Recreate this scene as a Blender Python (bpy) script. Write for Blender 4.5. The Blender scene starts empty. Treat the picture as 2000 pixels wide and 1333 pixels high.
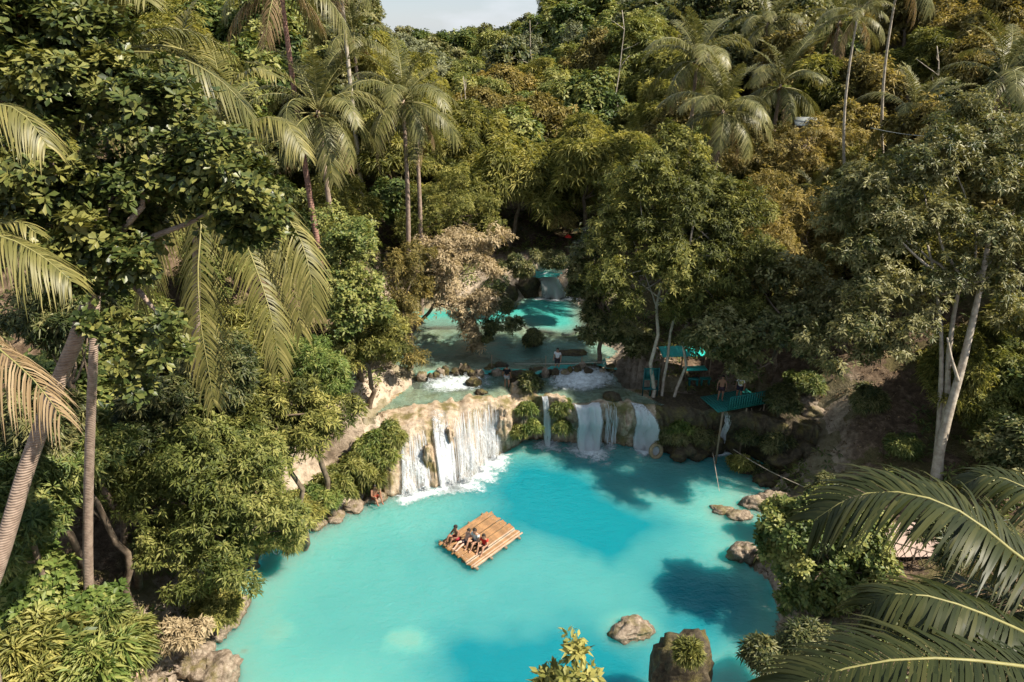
import bpy, bmesh, math, random
import numpy as np
from mathutils import Vector, Matrix

# ------------------------------------------------------------------ camera, sky, sun, exposure
SC = bpy.context.scene
COL = SC.collection
PITCH = math.radians(25.0)
CAMZ = 24.5
F = 1327.0                       # focal length in photograph pixels (2000 wide)
cam = bpy.data.cameras.new('camera')
cam.sensor_width = 36.0
cam.lens = 36.0 * F / 2000.0
cam.clip_end = 5000
camo = bpy.data.objects.new('camera', cam)
camo.location = (0, 0, CAMZ)
camo.rotation_euler = (math.radians(90) - PITCH, 0, 0)
COL.objects.link(camo)
SC.camera = camo

SUN_AZ = math.radians(104)        # from +Y towards +X
SUN_EL = math.radians(48)
world = bpy.data.worlds.new('World')
SC.world = world
world.use_nodes = True
wn, wl = world.node_tree.nodes, world.node_tree.links
wn.clear()
sky = wn.new('ShaderNodeTexSky'); sky.sky_type = 'NISHITA'; sky.sun_disc = False
sky.sun_elevation = SUN_EL; sky.sun_rotation = SUN_AZ
sky.air_density = 1.0; sky.dust_density = 0.1; sky.ozone_density = 1.0
tc = wn.new('ShaderNodeTexCoord')
mp = wn.new('ShaderNodeMapping'); mp.inputs['Scale'].default_value = (2.2, 2.2, 6.0)
cn = wn.new('ShaderNodeTexNoise'); cn.inputs['Scale'].default_value = 2.1; cn.inputs['Detail'].default_value = 7
cr = wn.new('ShaderNodeValToRGB')
cr.color_ramp.elements[0].position = 0.50; cr.color_ramp.elements[0].color = (0.10, 0.10, 0.10, 1)
cr.color_ramp.elements[1].position = 0.66; cr.color_ramp.elements[1].color = (0.9, 0.9, 0.9, 1)
cm = wn.new('ShaderNodeMixRGB'); cm.inputs['Color2'].default_value = (8.4, 8.8, 9.4, 1)
bg = wn.new('ShaderNodeBackground'); bg.inputs['Strength'].default_value = 0.05
wo = wn.new('ShaderNodeOutputWorld')
wl.new(tc.outputs['Generated'], mp.inputs['Vector']); wl.new(mp.outputs[0], cn.inputs['Vector'])
wl.new(cn.outputs['Fac'], cr.inputs['Fac']); wl.new(cr.outputs['Color'], cm.inputs['Fac'])
hz_ = wn.new('ShaderNodeMixRGB'); hz_.inputs['Fac'].default_value = 0.55; hz_.inputs['Color2'].default_value = (5.4, 6.9, 8.9, 1)   # thin even veil of high haze
wl.new(sky.outputs[0], hz_.inputs['Color1']); wl.new(hz_.outputs[0], cm.inputs['Color1']); wl.new(cm.outputs[0], bg.inputs['Color'])
wl.new(bg.outputs[0], wo.inputs['Surface'])

sun = bpy.data.lights.new('sun', 'SUN'); sun.energy = 5.0; sun.angle = math.radians(0.5); sun.color = (1.0, 0.905, 0.77)
suno = bpy.data.objects.new('sun', sun)
SD = Vector((math.sin(SUN_AZ) * math.cos(SUN_EL), math.cos(SUN_AZ) * math.cos(SUN_EL), math.sin(SUN_EL)))
suno.rotation_euler = SD.to_track_quat('Z', 'Y').to_euler()
suno.location = SD * 120
COL.objects.link(suno)

SC.view_settings.view_transform = 'Standard'; SC.view_settings.look = 'None'
SC.view_settings.exposure = 1.02; SC.view_settings.gamma = 1.0
SC.render.engine = 'CYCLES'
cy = SC.cycles
cy.max_bounces = 5; cy.diffuse_bounces = 1; cy.glossy_bounces = 2; cy.transmission_bounces = 3
cy.transparent_max_bounces = 8; cy.use_adaptive_sampling = True; cy.adaptive_threshold = 0.03
cy.use_denoising = True; cy.caustics_reflective = False; cy.caustics_refractive = False
cy.sample_clamp_indirect = 5.0

# ------------------------------------------------------------------ projection helpers (photograph pixel <-> place)
SP, CP = math.sin(PITCH), math.cos(PITCH)
def W(px, py, Z):
    u, v = (px - 1000) / F, (666.5 - py) / F
    return np.array([u * Z, Z * (CP + v * SP), CAMZ + Z * (-SP + v * CP)])
def G(px, py, z=0.0):
    v = (666.5 - py) / F
    return W(px, py, (CAMZ - z) / (SP - v * CP))
def PR(x, y, z):
    dz = z - CAMZ
    Z = y * CP - dz * SP
    v = y * SP + dz * CP
    return 1000 + F * x / Z, 666.5 - F * v / Z, Z

# ------------------------------------------------------------------ noise
def _hash(i, j, k, s):
    n = (i * 374761393 + j * 668265263 + k * 2147483647 + s * 974711) & 0xFFFFFFFF
    n = ((n ^ (n >> 13)) * 1274126177) & 0xFFFFFFFF
    return ((n ^ (n >> 16)) & 0xFFFF) / 65535.0
def vnoise(p, s=0):
    p = np.asarray(p, float); i = np.floor(p).astype(np.int64); f = p - i
    f = f * f * (3 - 2 * f); r = 0
    for dx in (0, 1):
        for dy in (0, 1):
            for dz in (0, 1):
                w = (f[:, 0] if dx else 1 - f[:, 0]) * (f[:, 1] if dy else 1 - f[:, 1]) * (f[:, 2] if dz else 1 - f[:, 2])
                r = r + w * _hash(i[:, 0] + dx, i[:, 1] + dy, i[:, 2] + dz, s)
    return r * 2 - 1
def fbm(p, o=4, s=0):
    p = np.asarray(p, float); a, r = 1.0, 0
    for k in range(o):
        r = r + a * vnoise(p, s + k); p = p * 2.03; a *= 0.5
    return r
def n2(x, y, sc, o=3, s=0):
    x = np.asarray(x, float).ravel(); y = np.asarray(y, float).ravel()
    return fbm(np.stack([x * sc, y * sc, np.zeros_like(x)], 1), o, s)
def sstep(a, b, x):
    t = np.clip((np.asarray(x, float) - a) / (b - a), 0, 1); return t * t * (3 - 2 * t)
def nrm(v):
    v = np.asarray(v, float); return v / np.maximum(np.linalg.norm(v, axis=-1, keepdims=True), 1e-9)

# ------------------------------------------------------------------ object helpers
def tag(o, label=None, cat=None, group=None, kind=None):
    if label: o['label'] = label
    if cat: o['category'] = cat
    if group: o['group'] = group
    if kind: o['kind'] = kind
    return o
def empty(name, loc, label=None, cat=None, group=None):
    o = bpy.data.objects.new(name, None); o.location = tuple(loc); o.empty_display_size = 0.3
    COL.objects.link(o); return tag(o, label, cat, group)
def link(name, me, mat=None, parent=None, loc=(0, 0, 0), rot=None, scale=None):
    o = bpy.data.objects.new(name, me)
    if mat is not None and len(me.materials) == 0: me.materials.append(mat)
    o.location = tuple(loc)
    if rot is not None: o.rotation_euler = rot
    if scale is not None: o.scale = scale if hasattr(scale, '__len__') else (scale,) * 3
    if parent is not None: o.parent = parent
    COL.objects.link(o); return o
def np_mesh(name, V, quads=None, tris=None, tint=None, smooth=False, attrs=None):
    me = bpy.data.meshes.new(name); V = np.asarray(V, np.float32)
    nq = 0 if quads is None else len(quads); nt = 0 if tris is None else len(tris)
    me.vertices.add(len(V)); me.vertices.foreach_set('co', V.ravel())
    li = []; ls = []; c = 0
    if nq: li.append(np.asarray(quads, np.int32).ravel()); ls.append(np.arange(nq) * 4); c = nq * 4
    if nt: li.append(np.asarray(tris, np.int32).ravel()); ls.append(c + np.arange(nt) * 3)
    li = np.concatenate(li).astype(np.int32); ls = np.concatenate(ls).astype(np.int32)
    me.loops.add(len(li)); me.loops.foreach_set('vertex_index', li)
    me.polygons.add(len(ls)); me.polygons.foreach_set('loop_start', ls)
    if smooth: me.polygons.foreach_set('use_smooth', np.ones(len(ls), bool))
    at = dict(attrs or {})
    if tint is not None: at['tint'] = tint
    for k, a in at.items():
        d = me.attributes.new(k, 'FLOAT', 'POINT'); d.data.foreach_set('value', np.asarray(a, np.float32).ravel())
    me.update(calc_edges=True); me.validate(); return me
class Geo:
    """collects pieces and joins them into one mesh"""
    def __init__(s): s.V = []; s.Q = []; s.T = []; s.A = []; s.n = 0
    def add(s, V, Q=None, T=None, tint=0.5):
        V = np.asarray(V, float)
        if Q is not None and len(Q): s.Q.append(np.asarray(Q) + s.n)
        if T is not None and len(T): s.T.append(np.asarray(T) + s.n)
        s.A.append(np.full(len(V), tint, float) if np.isscalar(tint) else np.asarray(tint, float))
        s.V.append(V); s.n += len(V); return s
    def tube(s, P, R, seg=8, cap=True, tint=0.5):
        P = np.asarray(P, float); R = np.broadcast_to(np.asarray(R, float), (len(P),)); n = len(P)
        T = nrm(np.gradient(P, axis=0)); up = np.array([0, 0, 1.0]) if abs(T[0][2]) < 0.9 else np.array([1.0, 0, 0])
        V = []
        for i in range(n):
            a = nrm(np.cross(T[i], up)); b = np.cross(T[i], a); up = np.cross(a, T[i]) if abs(np.dot(up, T[i])) > 0.98 else up
            th = np.arange(seg) * 2 * math.pi / seg
            V.append(P[i] + R[i] * (np.outer(np.cos(th), a) + np.outer(np.sin(th), b)))
        V = np.concatenate(V); j = np.arange(seg); j2 = (j + 1) % seg
        Q = np.concatenate([np.stack([i * seg + j, (i + 1) * seg + j, (i + 1) * seg + j2, i * seg + j2], 1) for i in range(n - 1)])
        Tt = []
        if cap:
            V = np.concatenate([V, P[:1], P[-1:]]); a, b = len(V) - 2, len(V) - 1
            Tt = np.concatenate([np.stack([np.full(seg, a), j, j2], 1), np.stack([np.full(seg, b), (n - 1) * seg + j2, (n - 1) * seg + j], 1)])
        return s.add(V, Q, Tt, tint)
    def box(s, c, d, rz=0.0, tint=0.5):
        x, y, z = [k / 2 for k in d]
        V = np.array([[-x, -y, -z], [x, -y, -z], [x, y, -z], [-x, y, -z], [-x, -y, z], [x, -y, z], [x, y, z], [-x, y, z]])
        ca, sa = math.cos(rz), math.sin(rz); V = V @ np.array([[ca, sa, 0], [-sa, ca, 0], [0, 0, 1]]) + np.asarray(c, float)
        return s.add(V, [[0, 3, 2, 1], [4, 5, 6, 7], [0, 1, 5, 4], [1, 2, 6, 5], [2, 3, 7, 6], [3, 0, 4, 7]], None, tint)
    def mesh(s, name, smooth=False):
        return np_mesh(name, np.concatenate(s.V), np.concatenate(s.Q) if s.Q else None, np.concatenate(s.T) if s.T else None,
                       np.concatenate(s.A), smooth)

# ------------------------------------------------------------------ materials
def srgb(r, g, b):
    f = lambda c: (c / 255 / 12.92) if c / 255 <= 0.04045 else ((c / 255 + 0.055) / 1.055) ** 2.4
    return (f(r), f(g), f(b), 1)
class NT:
    def __init__(s, name):
        s.m = bpy.data.materials.new(name); s.m.use_nodes = True; s.n = s.m.node_tree.nodes; s.l = s.m.node_tree.links; s.n.clear()
        s.out = s.n.new('ShaderNodeOutputMaterial')
    def node(s, t, **kw):
        x = s.n.new(t)
        for k, v in kw.items():
            if hasattr(x, k) and k not in x.inputs: setattr(x, k, v)
            else: s.set(x, k, v)
        return x
    def set(s, x, k, v):
        k = k.replace('_', ' ') if isinstance(k, str) and k not in x.inputs else k
        if isinstance(v, bpy.types.NodeSocket): s.l.new(v, x.inputs[k])
        else: x.inputs[k].default_value = v
    def ramp(s, fac, stops):
        r = s.n.new('ShaderNodeValToRGB'); e = r.color_ramp.elements
        while len(e) < len(stops): e.new(0.5)
        for i, (p, c) in enumerate(stops): e[i].position = p; e[i].color = c
        s.l.new(fac, r.inputs['Fac']); return r.outputs['Color']
    def noise(s, scale, detail=4, vec=None, rough=0.55, dist=0.0):
        x = s.node('ShaderNodeTexNoise', Scale=scale, Detail=detail, Roughness=rough, Distortion=dist)
        if vec is not None: s.l.new(vec, x.inputs['Vector'])
        return x.outputs['Fac']
    def math(s, op, a, b=None, clamp=False):
        x = s.n.new('ShaderNodeMath'); x.operation = op; x.use_clamp = clamp
        for i, v in enumerate((a, b)):
            if v is None: continue
            if isinstance(v, bpy.types.NodeSocket): s.l.new(v, x.inputs[i])
            else: x.inputs[i].default_value = v
        return x.outputs[0]
    def mixc(s, f, a, b, mode='MIX'):
        x = s.n.new('ShaderNodeMixRGB'); x.blend_type = mode
        for k, v in (('Fac', f), ('Color1', a), ('Color2', b)):
            if isinstance(v, bpy.types.NodeSocket): s.l.new(v, x.inputs[k])
            else: x.inputs[k].default_value = v
        return x.outputs[0]
    def attr(s, nm): return s.node('ShaderNodeAttribute', attribute_name=nm).outputs['Fac']
    def pos(s): return s.node('ShaderNodeNewGeometry').outputs['Position']
    def obj(s): return s.node('ShaderNodeTexCoord').outputs['Object']
    def bump(s, h, strength=0.3, dist=0.05):
        return s.node('ShaderNodeBump', Strength=strength, Distance=dist, Height=h).outputs[0]
    def pbr(s, col, rough=0.7, normal=None, spec=0.3, **kw):
        p = s.n.new('ShaderNodeBsdfPrincipled'); s.set(p, 'Base Color', col); s.set(p, 'Roughness', rough); s.set(p, 'Specular IOR Level', spec)
        if normal is not None: s.set(p, 'Normal', normal)
        for k, v in kw.items(): s.set(p, k, v)
        return p.outputs[0]
    def done(s, sh): s.l.new(sh, s.out.inputs['Surface']); return s.m
    def mixs(s, f, a, b):
        x = s.n.new('ShaderNodeMixShader')
        if isinstance(f, bpy.types.NodeSocket): s.l.new(f, x.inputs[0])
        else: x.inputs[0].default_value = f
        s.l.new(a, x.inputs[1]); s.l.new(b, x.inputs[2]); return x.outputs[0]

def mat_leaf(name, c0, c1, c2, trans=0.32, rough=0.5, spec=0.35, varies=0.25):
    t = NT(name); trans *= 0.78; spec *= 0.62
    a = t.attr('tint')
    oi = t.node('ShaderNodeObjectInfo').outputs['Random']
    a = t.math('ADD', a, t.math('MULTIPLY', t.math('SUBTRACT', oi, 0.5), varies), True)
    col = t.ramp(a, [(0.1, (*c0, 1)), (0.55, (*c1, 1)), (0.95, (*c2, 1))])
    p = t.pbr(col, rough, None, spec)
    tr = t.node('ShaderNodeBsdfTranslucent', Color=t.mixc(1.0, col, (1.2, 1.15, 0.65, 1), 'MULTIPLY')).outputs[0]
    return t.done(t.mixs(trans, p, tr))
def mat_bark(name, c0, c1, scale=6, rings=0.0):
    t = NT(name); o = t.obj()
    n = t.noise(scale, 5, o)
    f = n
    h = n
    if rings:
        w = t.node('ShaderNodeTexWave', Scale=rings, Distortion=1.2, Detail=2, bands_direction='Z')
        t.l.new(o, w.inputs['Vector']); h = t.math('ADD', n, w.outputs['Fac'])
        f = t.math('ADD', t.math('MULTIPLY', n, 0.88), t.math('MULTIPLY', w.outputs['Fac'], 0.10))
        h = t.math('ADD', n, t.math('MULTIPLY', w.outputs['Fac'], 0.5))
    return t.done(t.pbr(t.ramp(f, [(0.3, (*c0, 1)), (0.7, (*c1, 1))]), 0.85, t.bump(h, 0.6, 0.04), 0.2))
def mat_plain(name, c, rough=0.7, var=0.25, scale=8, spec=0.3):
    t = NT(name); n = t.noise(scale, 4, t.obj())
    d = tuple(k * (1 - var) for k in c)
    return t.done(t.pbr(t.ramp(n, [(0.3, (*d, 1)), (0.7, (*c, 1))]), rough, t.bump(n, 0.2, 0.02), spec))

M = {}
M['terminalia'] = mat_leaf('almond_leaf', (0.022, 0.036, 0.010), (0.072, 0.096, 0.024), (0.21, 0.205, 0.055), 0.24, 0.40, 0.55, 0)
M['mango'] = mat_leaf('mango_leaf', (0.052, 0.074, 0.018), (0.150, 0.172, 0.042), (0.34, 0.33, 0.105), 0.40, 0.46, 0.3)
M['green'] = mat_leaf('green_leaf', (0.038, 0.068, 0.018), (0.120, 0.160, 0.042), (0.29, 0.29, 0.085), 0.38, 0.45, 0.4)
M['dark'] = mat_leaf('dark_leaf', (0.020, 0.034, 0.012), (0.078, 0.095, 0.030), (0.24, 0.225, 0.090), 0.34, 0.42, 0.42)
M['olive'] = mat_leaf('olive_leaf', (0.052, 0.064, 0.016), (0.172, 0.180, 0.044), (0.42, 0.385, 0.115), 0.42, 0.5, 0.3)
M['rust'] = mat_leaf('rust_leaf', (0.058, 0.054, 0.018), (0.178, 0.152, 0.045), (0.40, 0.310, 0.105), 0.40, 0.5, 0.3)
M['palmshade'] = mat_leaf('shaded_near_palm_leaf', (0.010, 0.016, 0.004), (0.032, 0.040, 0.011), (0.10, 0.096, 0.030), 0.24, 0.42, 0.35, 0)  # backlit shade of the foreground fronds put into a darker leaf colour
M['grey'] = mat_leaf('grey_leaf', (0.075, 0.088, 0.050), (0.165, 0.180, 0.100), (0.29, 0.30, 0.17), 0.32, 0.5, 0.3)
M['tan'] = mat_leaf('tan_leaf', (0.13, 0.100, 0.055), (0.30, 0.230, 0.130), (0.48, 0.385, 0.24), 0.32, 0.6, 0.2)
M['fern'] = mat_leaf('fern_leaf', (0.055, 0.095, 0.020), (0.150, 0.205, 0.048), (0.32, 0.33, 0.10), 0.40, 0.45, 0.35)
M['palm'] = mat_leaf('palm_leaf', (0.042, 0.052, 0.017), (0.135, 0.135, 0.044), (0.32, 0.285, 0.12), 0.34, 0.42, 0.42, 0.2)
M['palmsun'] = mat_leaf('sunny_palm_leaf', (0.048, 0.052, 0.015), (0.150, 0.142, 0.040), (0.36, 0.31, 0.115), 0.36, 0.42, 0.4, 0)  # sunlight on the left palms put into a brighter yellow-green leaf colour
M['palmdry'] = mat_leaf('dry_palm_leaf', (0.09, 0.065, 0.034), (0.24, 0.165, 0.085), (0.40, 0.30, 0.18), 0.30, 0.6, 0.2)
M['litter'] = mat_leaf('leaf_litter', (0.06, 0.042, 0.025), (0.15, 0.105, 0.06), (0.26, 0.19, 0.115), 0.1, 0.8, 0.1, 0)
M['rachis'] = mat_plain('rachis', (0.26, 0.24, 0.085), 0.5, 0.3)
M['palmtrunk'] = mat_bark('palm_trunk', (0.20, 0.145, 0.11), (0.42, 0.32, 0.25), 5, 4.5)
M['paletrunk'] = mat_bark('pale_trunk', (0.26, 0.22, 0.17), (0.50, 0.44, 0.35), 4)
M['bark'] = mat_bark('bark', (0.09, 0.065, 0.045), (0.22, 0.17, 0.12), 5)
M['pinktrunk'] = mat_bark('reddish_trunk', (0.20, 0.10, 0.08), (0.42, 0.25, 0.19), 5, 2.0)

def mat_ground():
    t = NT('soil_and_rock'); p = t.pos()
    a, b, c = t.noise(0.35, 5, p), t.noise(2.6, 6, p, 0.65), t.noise(14, 4, p)
    soil = t.ramp(b, [(0.30, (0.045, 0.031, 0.020, 1)), (0.52, (0.115, 0.080, 0.052, 1)), (0.74, (0.27, 0.20, 0.135, 1))])
    rock = t.ramp(b, [(0.28, (0.16, 0.125, 0.090, 1)), (0.50, (0.40, 0.325, 0.240, 1)), (0.75, (0.55, 0.47, 0.37, 1))])
    col = t.mixc(t.attr('rock'), soil, rock)
    moss = t.math('MULTIPLY', t.math('GREATER_THAN', a, 0.54), 0.55)
    col = t.mixc(moss, col, t.ramp(c, [(0.3, (0.045, 0.050, 0.015, 1)), (0.7, (0.13, 0.12, 0.035, 1))]))
    return t.done(t.pbr(col, 0.9, t.bump(t.math('ADD', b, t.math('MULTIPLY', c, 0.4)), 0.9, 0.12), 0.15))
M['ground'] = mat_ground()
def mat_rock(name, c0, c1, c2, moss=0.35, sc=1.0):
    t = NT(name); p = t.pos()
    a, b, c = t.noise(0.9 * sc, 5, p), t.noise(3.5 * sc, 7, p, 0.65), t.noise(18, 4, p)
    col = t.ramp(b, [(0.28, (*c0, 1)), (0.50, (*c1, 1)), (0.74, (*c2, 1))])
    mm = t.ramp(a, [(0.50, (0, 0, 0, 1)), (0.62, (moss, moss, moss, 1))])
    col = t.mixc(mm, col, t.ramp(c, [(0.3, (0.05, 0.052, 0.014, 1)), (0.7, (0.20, 0.16, 0.04, 1))]))
    z = t.node('ShaderNodeSeparateXYZ'); t.l.new(p, z.inputs[0]); wz = t.math('ADD', z.outputs['Z'], t.math('MULTIPLY', b, 0.25))
    col = t.mixc(t.ramp(wz, [(0.16, (0.62, 0.62, 0.62, 1)), (0.30, (0, 0, 0, 1))]), col, t.mixc(1.0, col, (0.30, 0.27, 0.20, 1), 'MULTIPLY'))
    return t.done(t.pbr(col, 0.7, t.bump(t.math('ADD', b, t.math('MULTIPLY', c, 0.3)), 0.9, 0.10), 0.3))
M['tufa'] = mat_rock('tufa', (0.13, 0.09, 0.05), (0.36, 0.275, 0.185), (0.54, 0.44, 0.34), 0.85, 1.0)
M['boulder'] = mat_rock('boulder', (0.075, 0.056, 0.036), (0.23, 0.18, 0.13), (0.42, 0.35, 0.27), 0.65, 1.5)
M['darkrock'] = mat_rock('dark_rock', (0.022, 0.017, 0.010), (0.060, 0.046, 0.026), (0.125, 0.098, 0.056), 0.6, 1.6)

def mat_water(name, deep, mid, shallow, clear=0.25, bump=0.25, rough=0.06, wave=1.0, sss=0.0, dscale=0.16, bed=(0.40, 0.42, 0.32, 1)):
    t = NT(name); p = t.pos()
    d = t.attr('depth')
    n = t.noise(0.16, 3, p)
    dm = t.math('MINIMUM', d, 1.0)
    k = t.math('ADD', t.math('MULTIPLY', d, dscale), t.math('MULTIPLY', t.math('MULTIPLY', t.math('SUBTRACT', n, 0.5), 0.35), dm), True)
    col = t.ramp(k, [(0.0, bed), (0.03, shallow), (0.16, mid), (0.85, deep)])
    mp = t.node('ShaderNodeMapping', Scale=(1, 1.7, 1)); t.l.new(p, mp.inputs['Vector'])
    h = t.math('ADD', t.noise(1.6 * wave, 3, mp.outputs[0], 0.5, 0.6), t.math('MULTIPLY', t.noise(5.0 * wave, 3, mp.outputs[0], 0.5, 0.4), 0.45))
    h = t.math('MULTIPLY', h, t.math('ADD', 0.35, t.attr('rough')))
    kw = {'Subsurface Weight': sss, 'Subsurface Scale': 4.5, 'Subsurface Radius': (0.25, 0.9, 1.0)} if sss else {}
    sh = t.pbr(col, rough, t.bump(h, bump, 0.12), 0.5, IOR=1.33, **kw)
    f = t.math('POWER', 2.718, t.math('MULTIPLY', d, -1.0 / clear), True)
    tr = t.node('ShaderNodeBsdfTransparent', Color=(0.70, 0.93, 0.88, 1)).outputs[0]
    return t.done(t.mixs(t.math('MULTIPLY', f, 0.92), sh, tr))
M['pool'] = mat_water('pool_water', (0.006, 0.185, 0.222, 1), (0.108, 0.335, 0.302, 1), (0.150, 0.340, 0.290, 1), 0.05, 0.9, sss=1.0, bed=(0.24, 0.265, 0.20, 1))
M['upper'] = mat_water('upper_water', (0.050, 0.340, 0.295, 1), (0.19, 0.310, 0.250, 1), (0.31, 0.32, 0.25, 1), 0.5, 0.8, 0.06, 1.5, 0.0, 0.5, (0.38, 0.37, 0.28, 1))
def mat_foam():
    t = NT('white_water'); p = t.obj()
    n = t.noise(7, 5, p)
    sh = t.pbr((0.70, 0.73, 0.75, 1), 0.35, t.bump(n, 0.4, 0.05), 0.4)
    tr = t.node('ShaderNodeBsdfTranslucent', Color=(0.75, 0.79, 0.82, 1)).outputs[0]
    return t.done(t.mixs(0.35, sh, tr))
M['foam'] = mat_foam()
def mat_sheet():
    t = NT('falling_water_sheet'); p = t.pos()
    def st(sx, sz, dt):
        m = t.node('ShaderNodeMapping', Scale=(sx, sx, sz)); t.l.new(p, m.inputs['Vector']); return t.noise(1.0, dt, m.outputs[0], 0.65, 0.3)
    broad, fine, drops = st(1.7, 0.35, 3), st(13, 0.9, 5), st(22, 9, 3)
    k = t.math('ADD', t.math('MULTIPLY', t.math('SUBTRACT', broad, 0.5), 1.3), t.math('MULTIPLY', t.math('SUBTRACT', fine, 0.5), 1.9))
    k = t.math('ADD', k, t.math('MULTIPLY', t.math('SUBTRACT', drops, 0.5), 0.6))
    k = t.math('ADD', k, t.attr('tint'))
    sh = t.mixs(0.4, t.pbr((0.74, 0.77, 0.79, 1), 0.35, t.bump(fine, 0.7, 0.06), 0.4), t.node('ShaderNodeBsdfTranslucent', Color=(0.88, 0.91, 0.93, 1)).outputs[0])
    f = t.ramp(k, [(0.10, (0.04, 0.04, 0.04, 1)), (0.62, (0.97, 0.97, 0.97, 1))])
    return t.done(t.mixs(f, t.node('ShaderNodeBsdfTransparent').outputs[0], sh))
M['sheet'] = mat_sheet()
def mat_foamflat():
    t = NT('surface_foam'); p = t.pos()
    n = t.noise(3.4, 7, p, 0.7, 0.5)
    k = t.math('ADD', t.math('MULTIPLY', t.math('SUBTRACT', n, 0.5), 1.3), t.math('SUBTRACT', t.attr('tint'), 0.38))
    f = t.ramp(k, [(0.0, (0, 0, 0, 1)), (0.60, (0.95, 0.95, 0.95, 1))])
    return t.done(t.mixs(f, t.node('ShaderNodeBsdfTransparent').outputs[0], t.pbr((0.76, 0.84, 0.85, 1), 0.4, t.bump(n, 0.4, 0.05), 0.3)))
M['foamflat'] = mat_foamflat()
M['bamboo'] = mat_plain('bamboo', (0.36, 0.195, 0.080), 0.5, 0.65, 2.2)
M['bamboopale'] = mat_plain('pale_bamboo', (0.50, 0.36, 0.25), 0.5, 0.5, 2.2)
M['bambooold'] = mat_plain('old_bamboo', (0.26, 0.20, 0.13), 0.7, 0.35, 3)
M['rope'] = mat_plain('rope', (0.42, 0.36, 0.28), 0.8)
M['teal'] = mat_plain('teal_paint', (0.018, 0.22, 0.19), 0.6, 0.55, 5)
M['tealbright'] = mat_plain('bright_teal_sheet', (0.04, 0.56, 0.48), 0.4, 0.25)
M['tealdark'] = mat_plain('dark_teal_paint', (0.012, 0.10, 0.10), 0.5, 0.3)
M['white'] = mat_plain('white_paint', (0.78, 0.78, 0.76), 0.5, 0.1)
M['tyre'] = mat_plain('dusty_rubber', (0.33, 0.26, 0.15), 0.7, 0.4)
M['roof'] = mat_plain('pale_metal_roof', (0.30, 0.33, 0.32), 0.5, 0.4)
M['red'] = mat_plain('red', (0.62, 0.035, 0.02), 0.6)
M['path'] = mat_plain('pink_concrete', (0.46, 0.34, 0.28), 0.85, 0.25, 2)
M['coconut'] = mat_plain('coconut', (0.22, 0.13, 0.035), 0.5, 0.4)

# ------------------------------------------------------------------ layout of the water
LIP = [(735, 806), (790, 792), (840, 787), (900, 782), (965, 777), (1010, 765), (1060, 774), (1120, 787), (1200, 786), (1250, 787), (1300, 792), (1400, 800), (1500, 812), (1600, 830)]
FOOT = [(738, 966), (800, 968), (852, 946), (908, 924), (970, 893), (1008, 868), (1065, 870), (1125, 870), (1200, 874), (1265, 884), (1320, 892), (1400, 884), (1490, 908), (1590, 935)]
LIPZ = 3.3
lipw = np.array([G(a, b, LIPZ)[:2] for a, b in LIP]); footw = np.array([G(a, b, 0)[:2] for a, b in FOOT])
uk = np.array([a for a, b in LIP], float)
shore_r = [(1480, 965), (1530, 1000), (1490, 1045), (1425, 1075), (1440, 1110), (1475, 1140), (1490, 1200), (1480, 1260), (1450, 1310), (1400, 1345), (1250, 1390), (1100, 1400), (900, 1420), (650, 1430)]
shore_l = [(470, 1400), (440, 1340), (420, 1295), (415, 1260), (455, 1215), (468, 1168), (505, 1125), (530, 1095), (545, 1075), (590, 1042), (640, 1012), (690, 988)]
POOL = np.array([*footw[:13], *[G(a, b)[:2] for a, b in shore_r], *[G(a, b)[:2] for a, b in shore_l]])
Z2, Z3 = 3.62, 5.7
low_terr = np.array([*lipw[:11], *[G(a, b, LIPZ)[:2] for a, b in [(1262, 775), (1215, 755), (1190, 720), (1100, 722), (1050, 730), (960, 728), (820, 735), (795, 760)]]])
up_terr = np.array([G(a, b, Z2)[:2] for a, b in [(795, 742), (820, 730), (960, 722), (1050, 722), (1100, 714), (1200, 716), (1180, 680), (1150, 640), (1140, 600), (1120, 578), (1060, 578), (985, 592), (900, 600), (830, 598), (790, 620), (785, 680)]])
top_terr = np.array([G(a, b, Z3)[:2] for a, b in [(1035, 545), (1115, 545), (1150, 500), (1150, 455), (1010, 450), (985, 480), (1000, 520)]])

def wobble(poly, amp, seed):
    P = []
    for i in range(len(poly)):
        a, b = poly[i], poly[(i + 1) % len(poly)]; m = max(1, int(np.linalg.norm(b - a) / 0.5))
        P += [a + (b - a) * k / m for k in range(m)]
    P = np.array(P); P[:, 0] += amp * n2(P[:, 0], P[:, 1], 0.6, 3, seed); P[:, 1] += amp * n2(P[:, 0] + 30, P[:, 1], 0.6, 3, seed); return P
up_terr = wobble(up_terr, 0.7, 15)
top_terr = wobble(np.array([G(a, b, Z3)[:2] for a, b in [(1050, 540), (1088, 540), (1096, 520), (1080, 505), (1056, 510)]]), 0.3, 16)
def sdist(poly, x, y):
    x = np.asarray(x, float).ravel(); y = np.asarray(y, float).ravel()
    d = np.full(x.shape, 1e9); ins = np.zeros(x.shape, bool); n = len(poly)
    for i in range(n):
        ax, ay = poly[i]; bx, by = poly[(i + 1) % n]
        ex, ey = bx - ax, by - ay; t = np.clip(((x - ax) * ex + (y - ay) * ey) / (ex * ex + ey * ey + 1e-12), 0, 1)
        d = np.minimum(d, np.hypot(x - ax - t * ex, y - ay - t * ey))
        c = ((ay > y) != (by > y)); ins ^= c & (x < (bx - ax) * (y - ay) / ((by - ay) if by != ay else 1e-9) + ax)
    return np.where(ins, -d, d)

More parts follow.
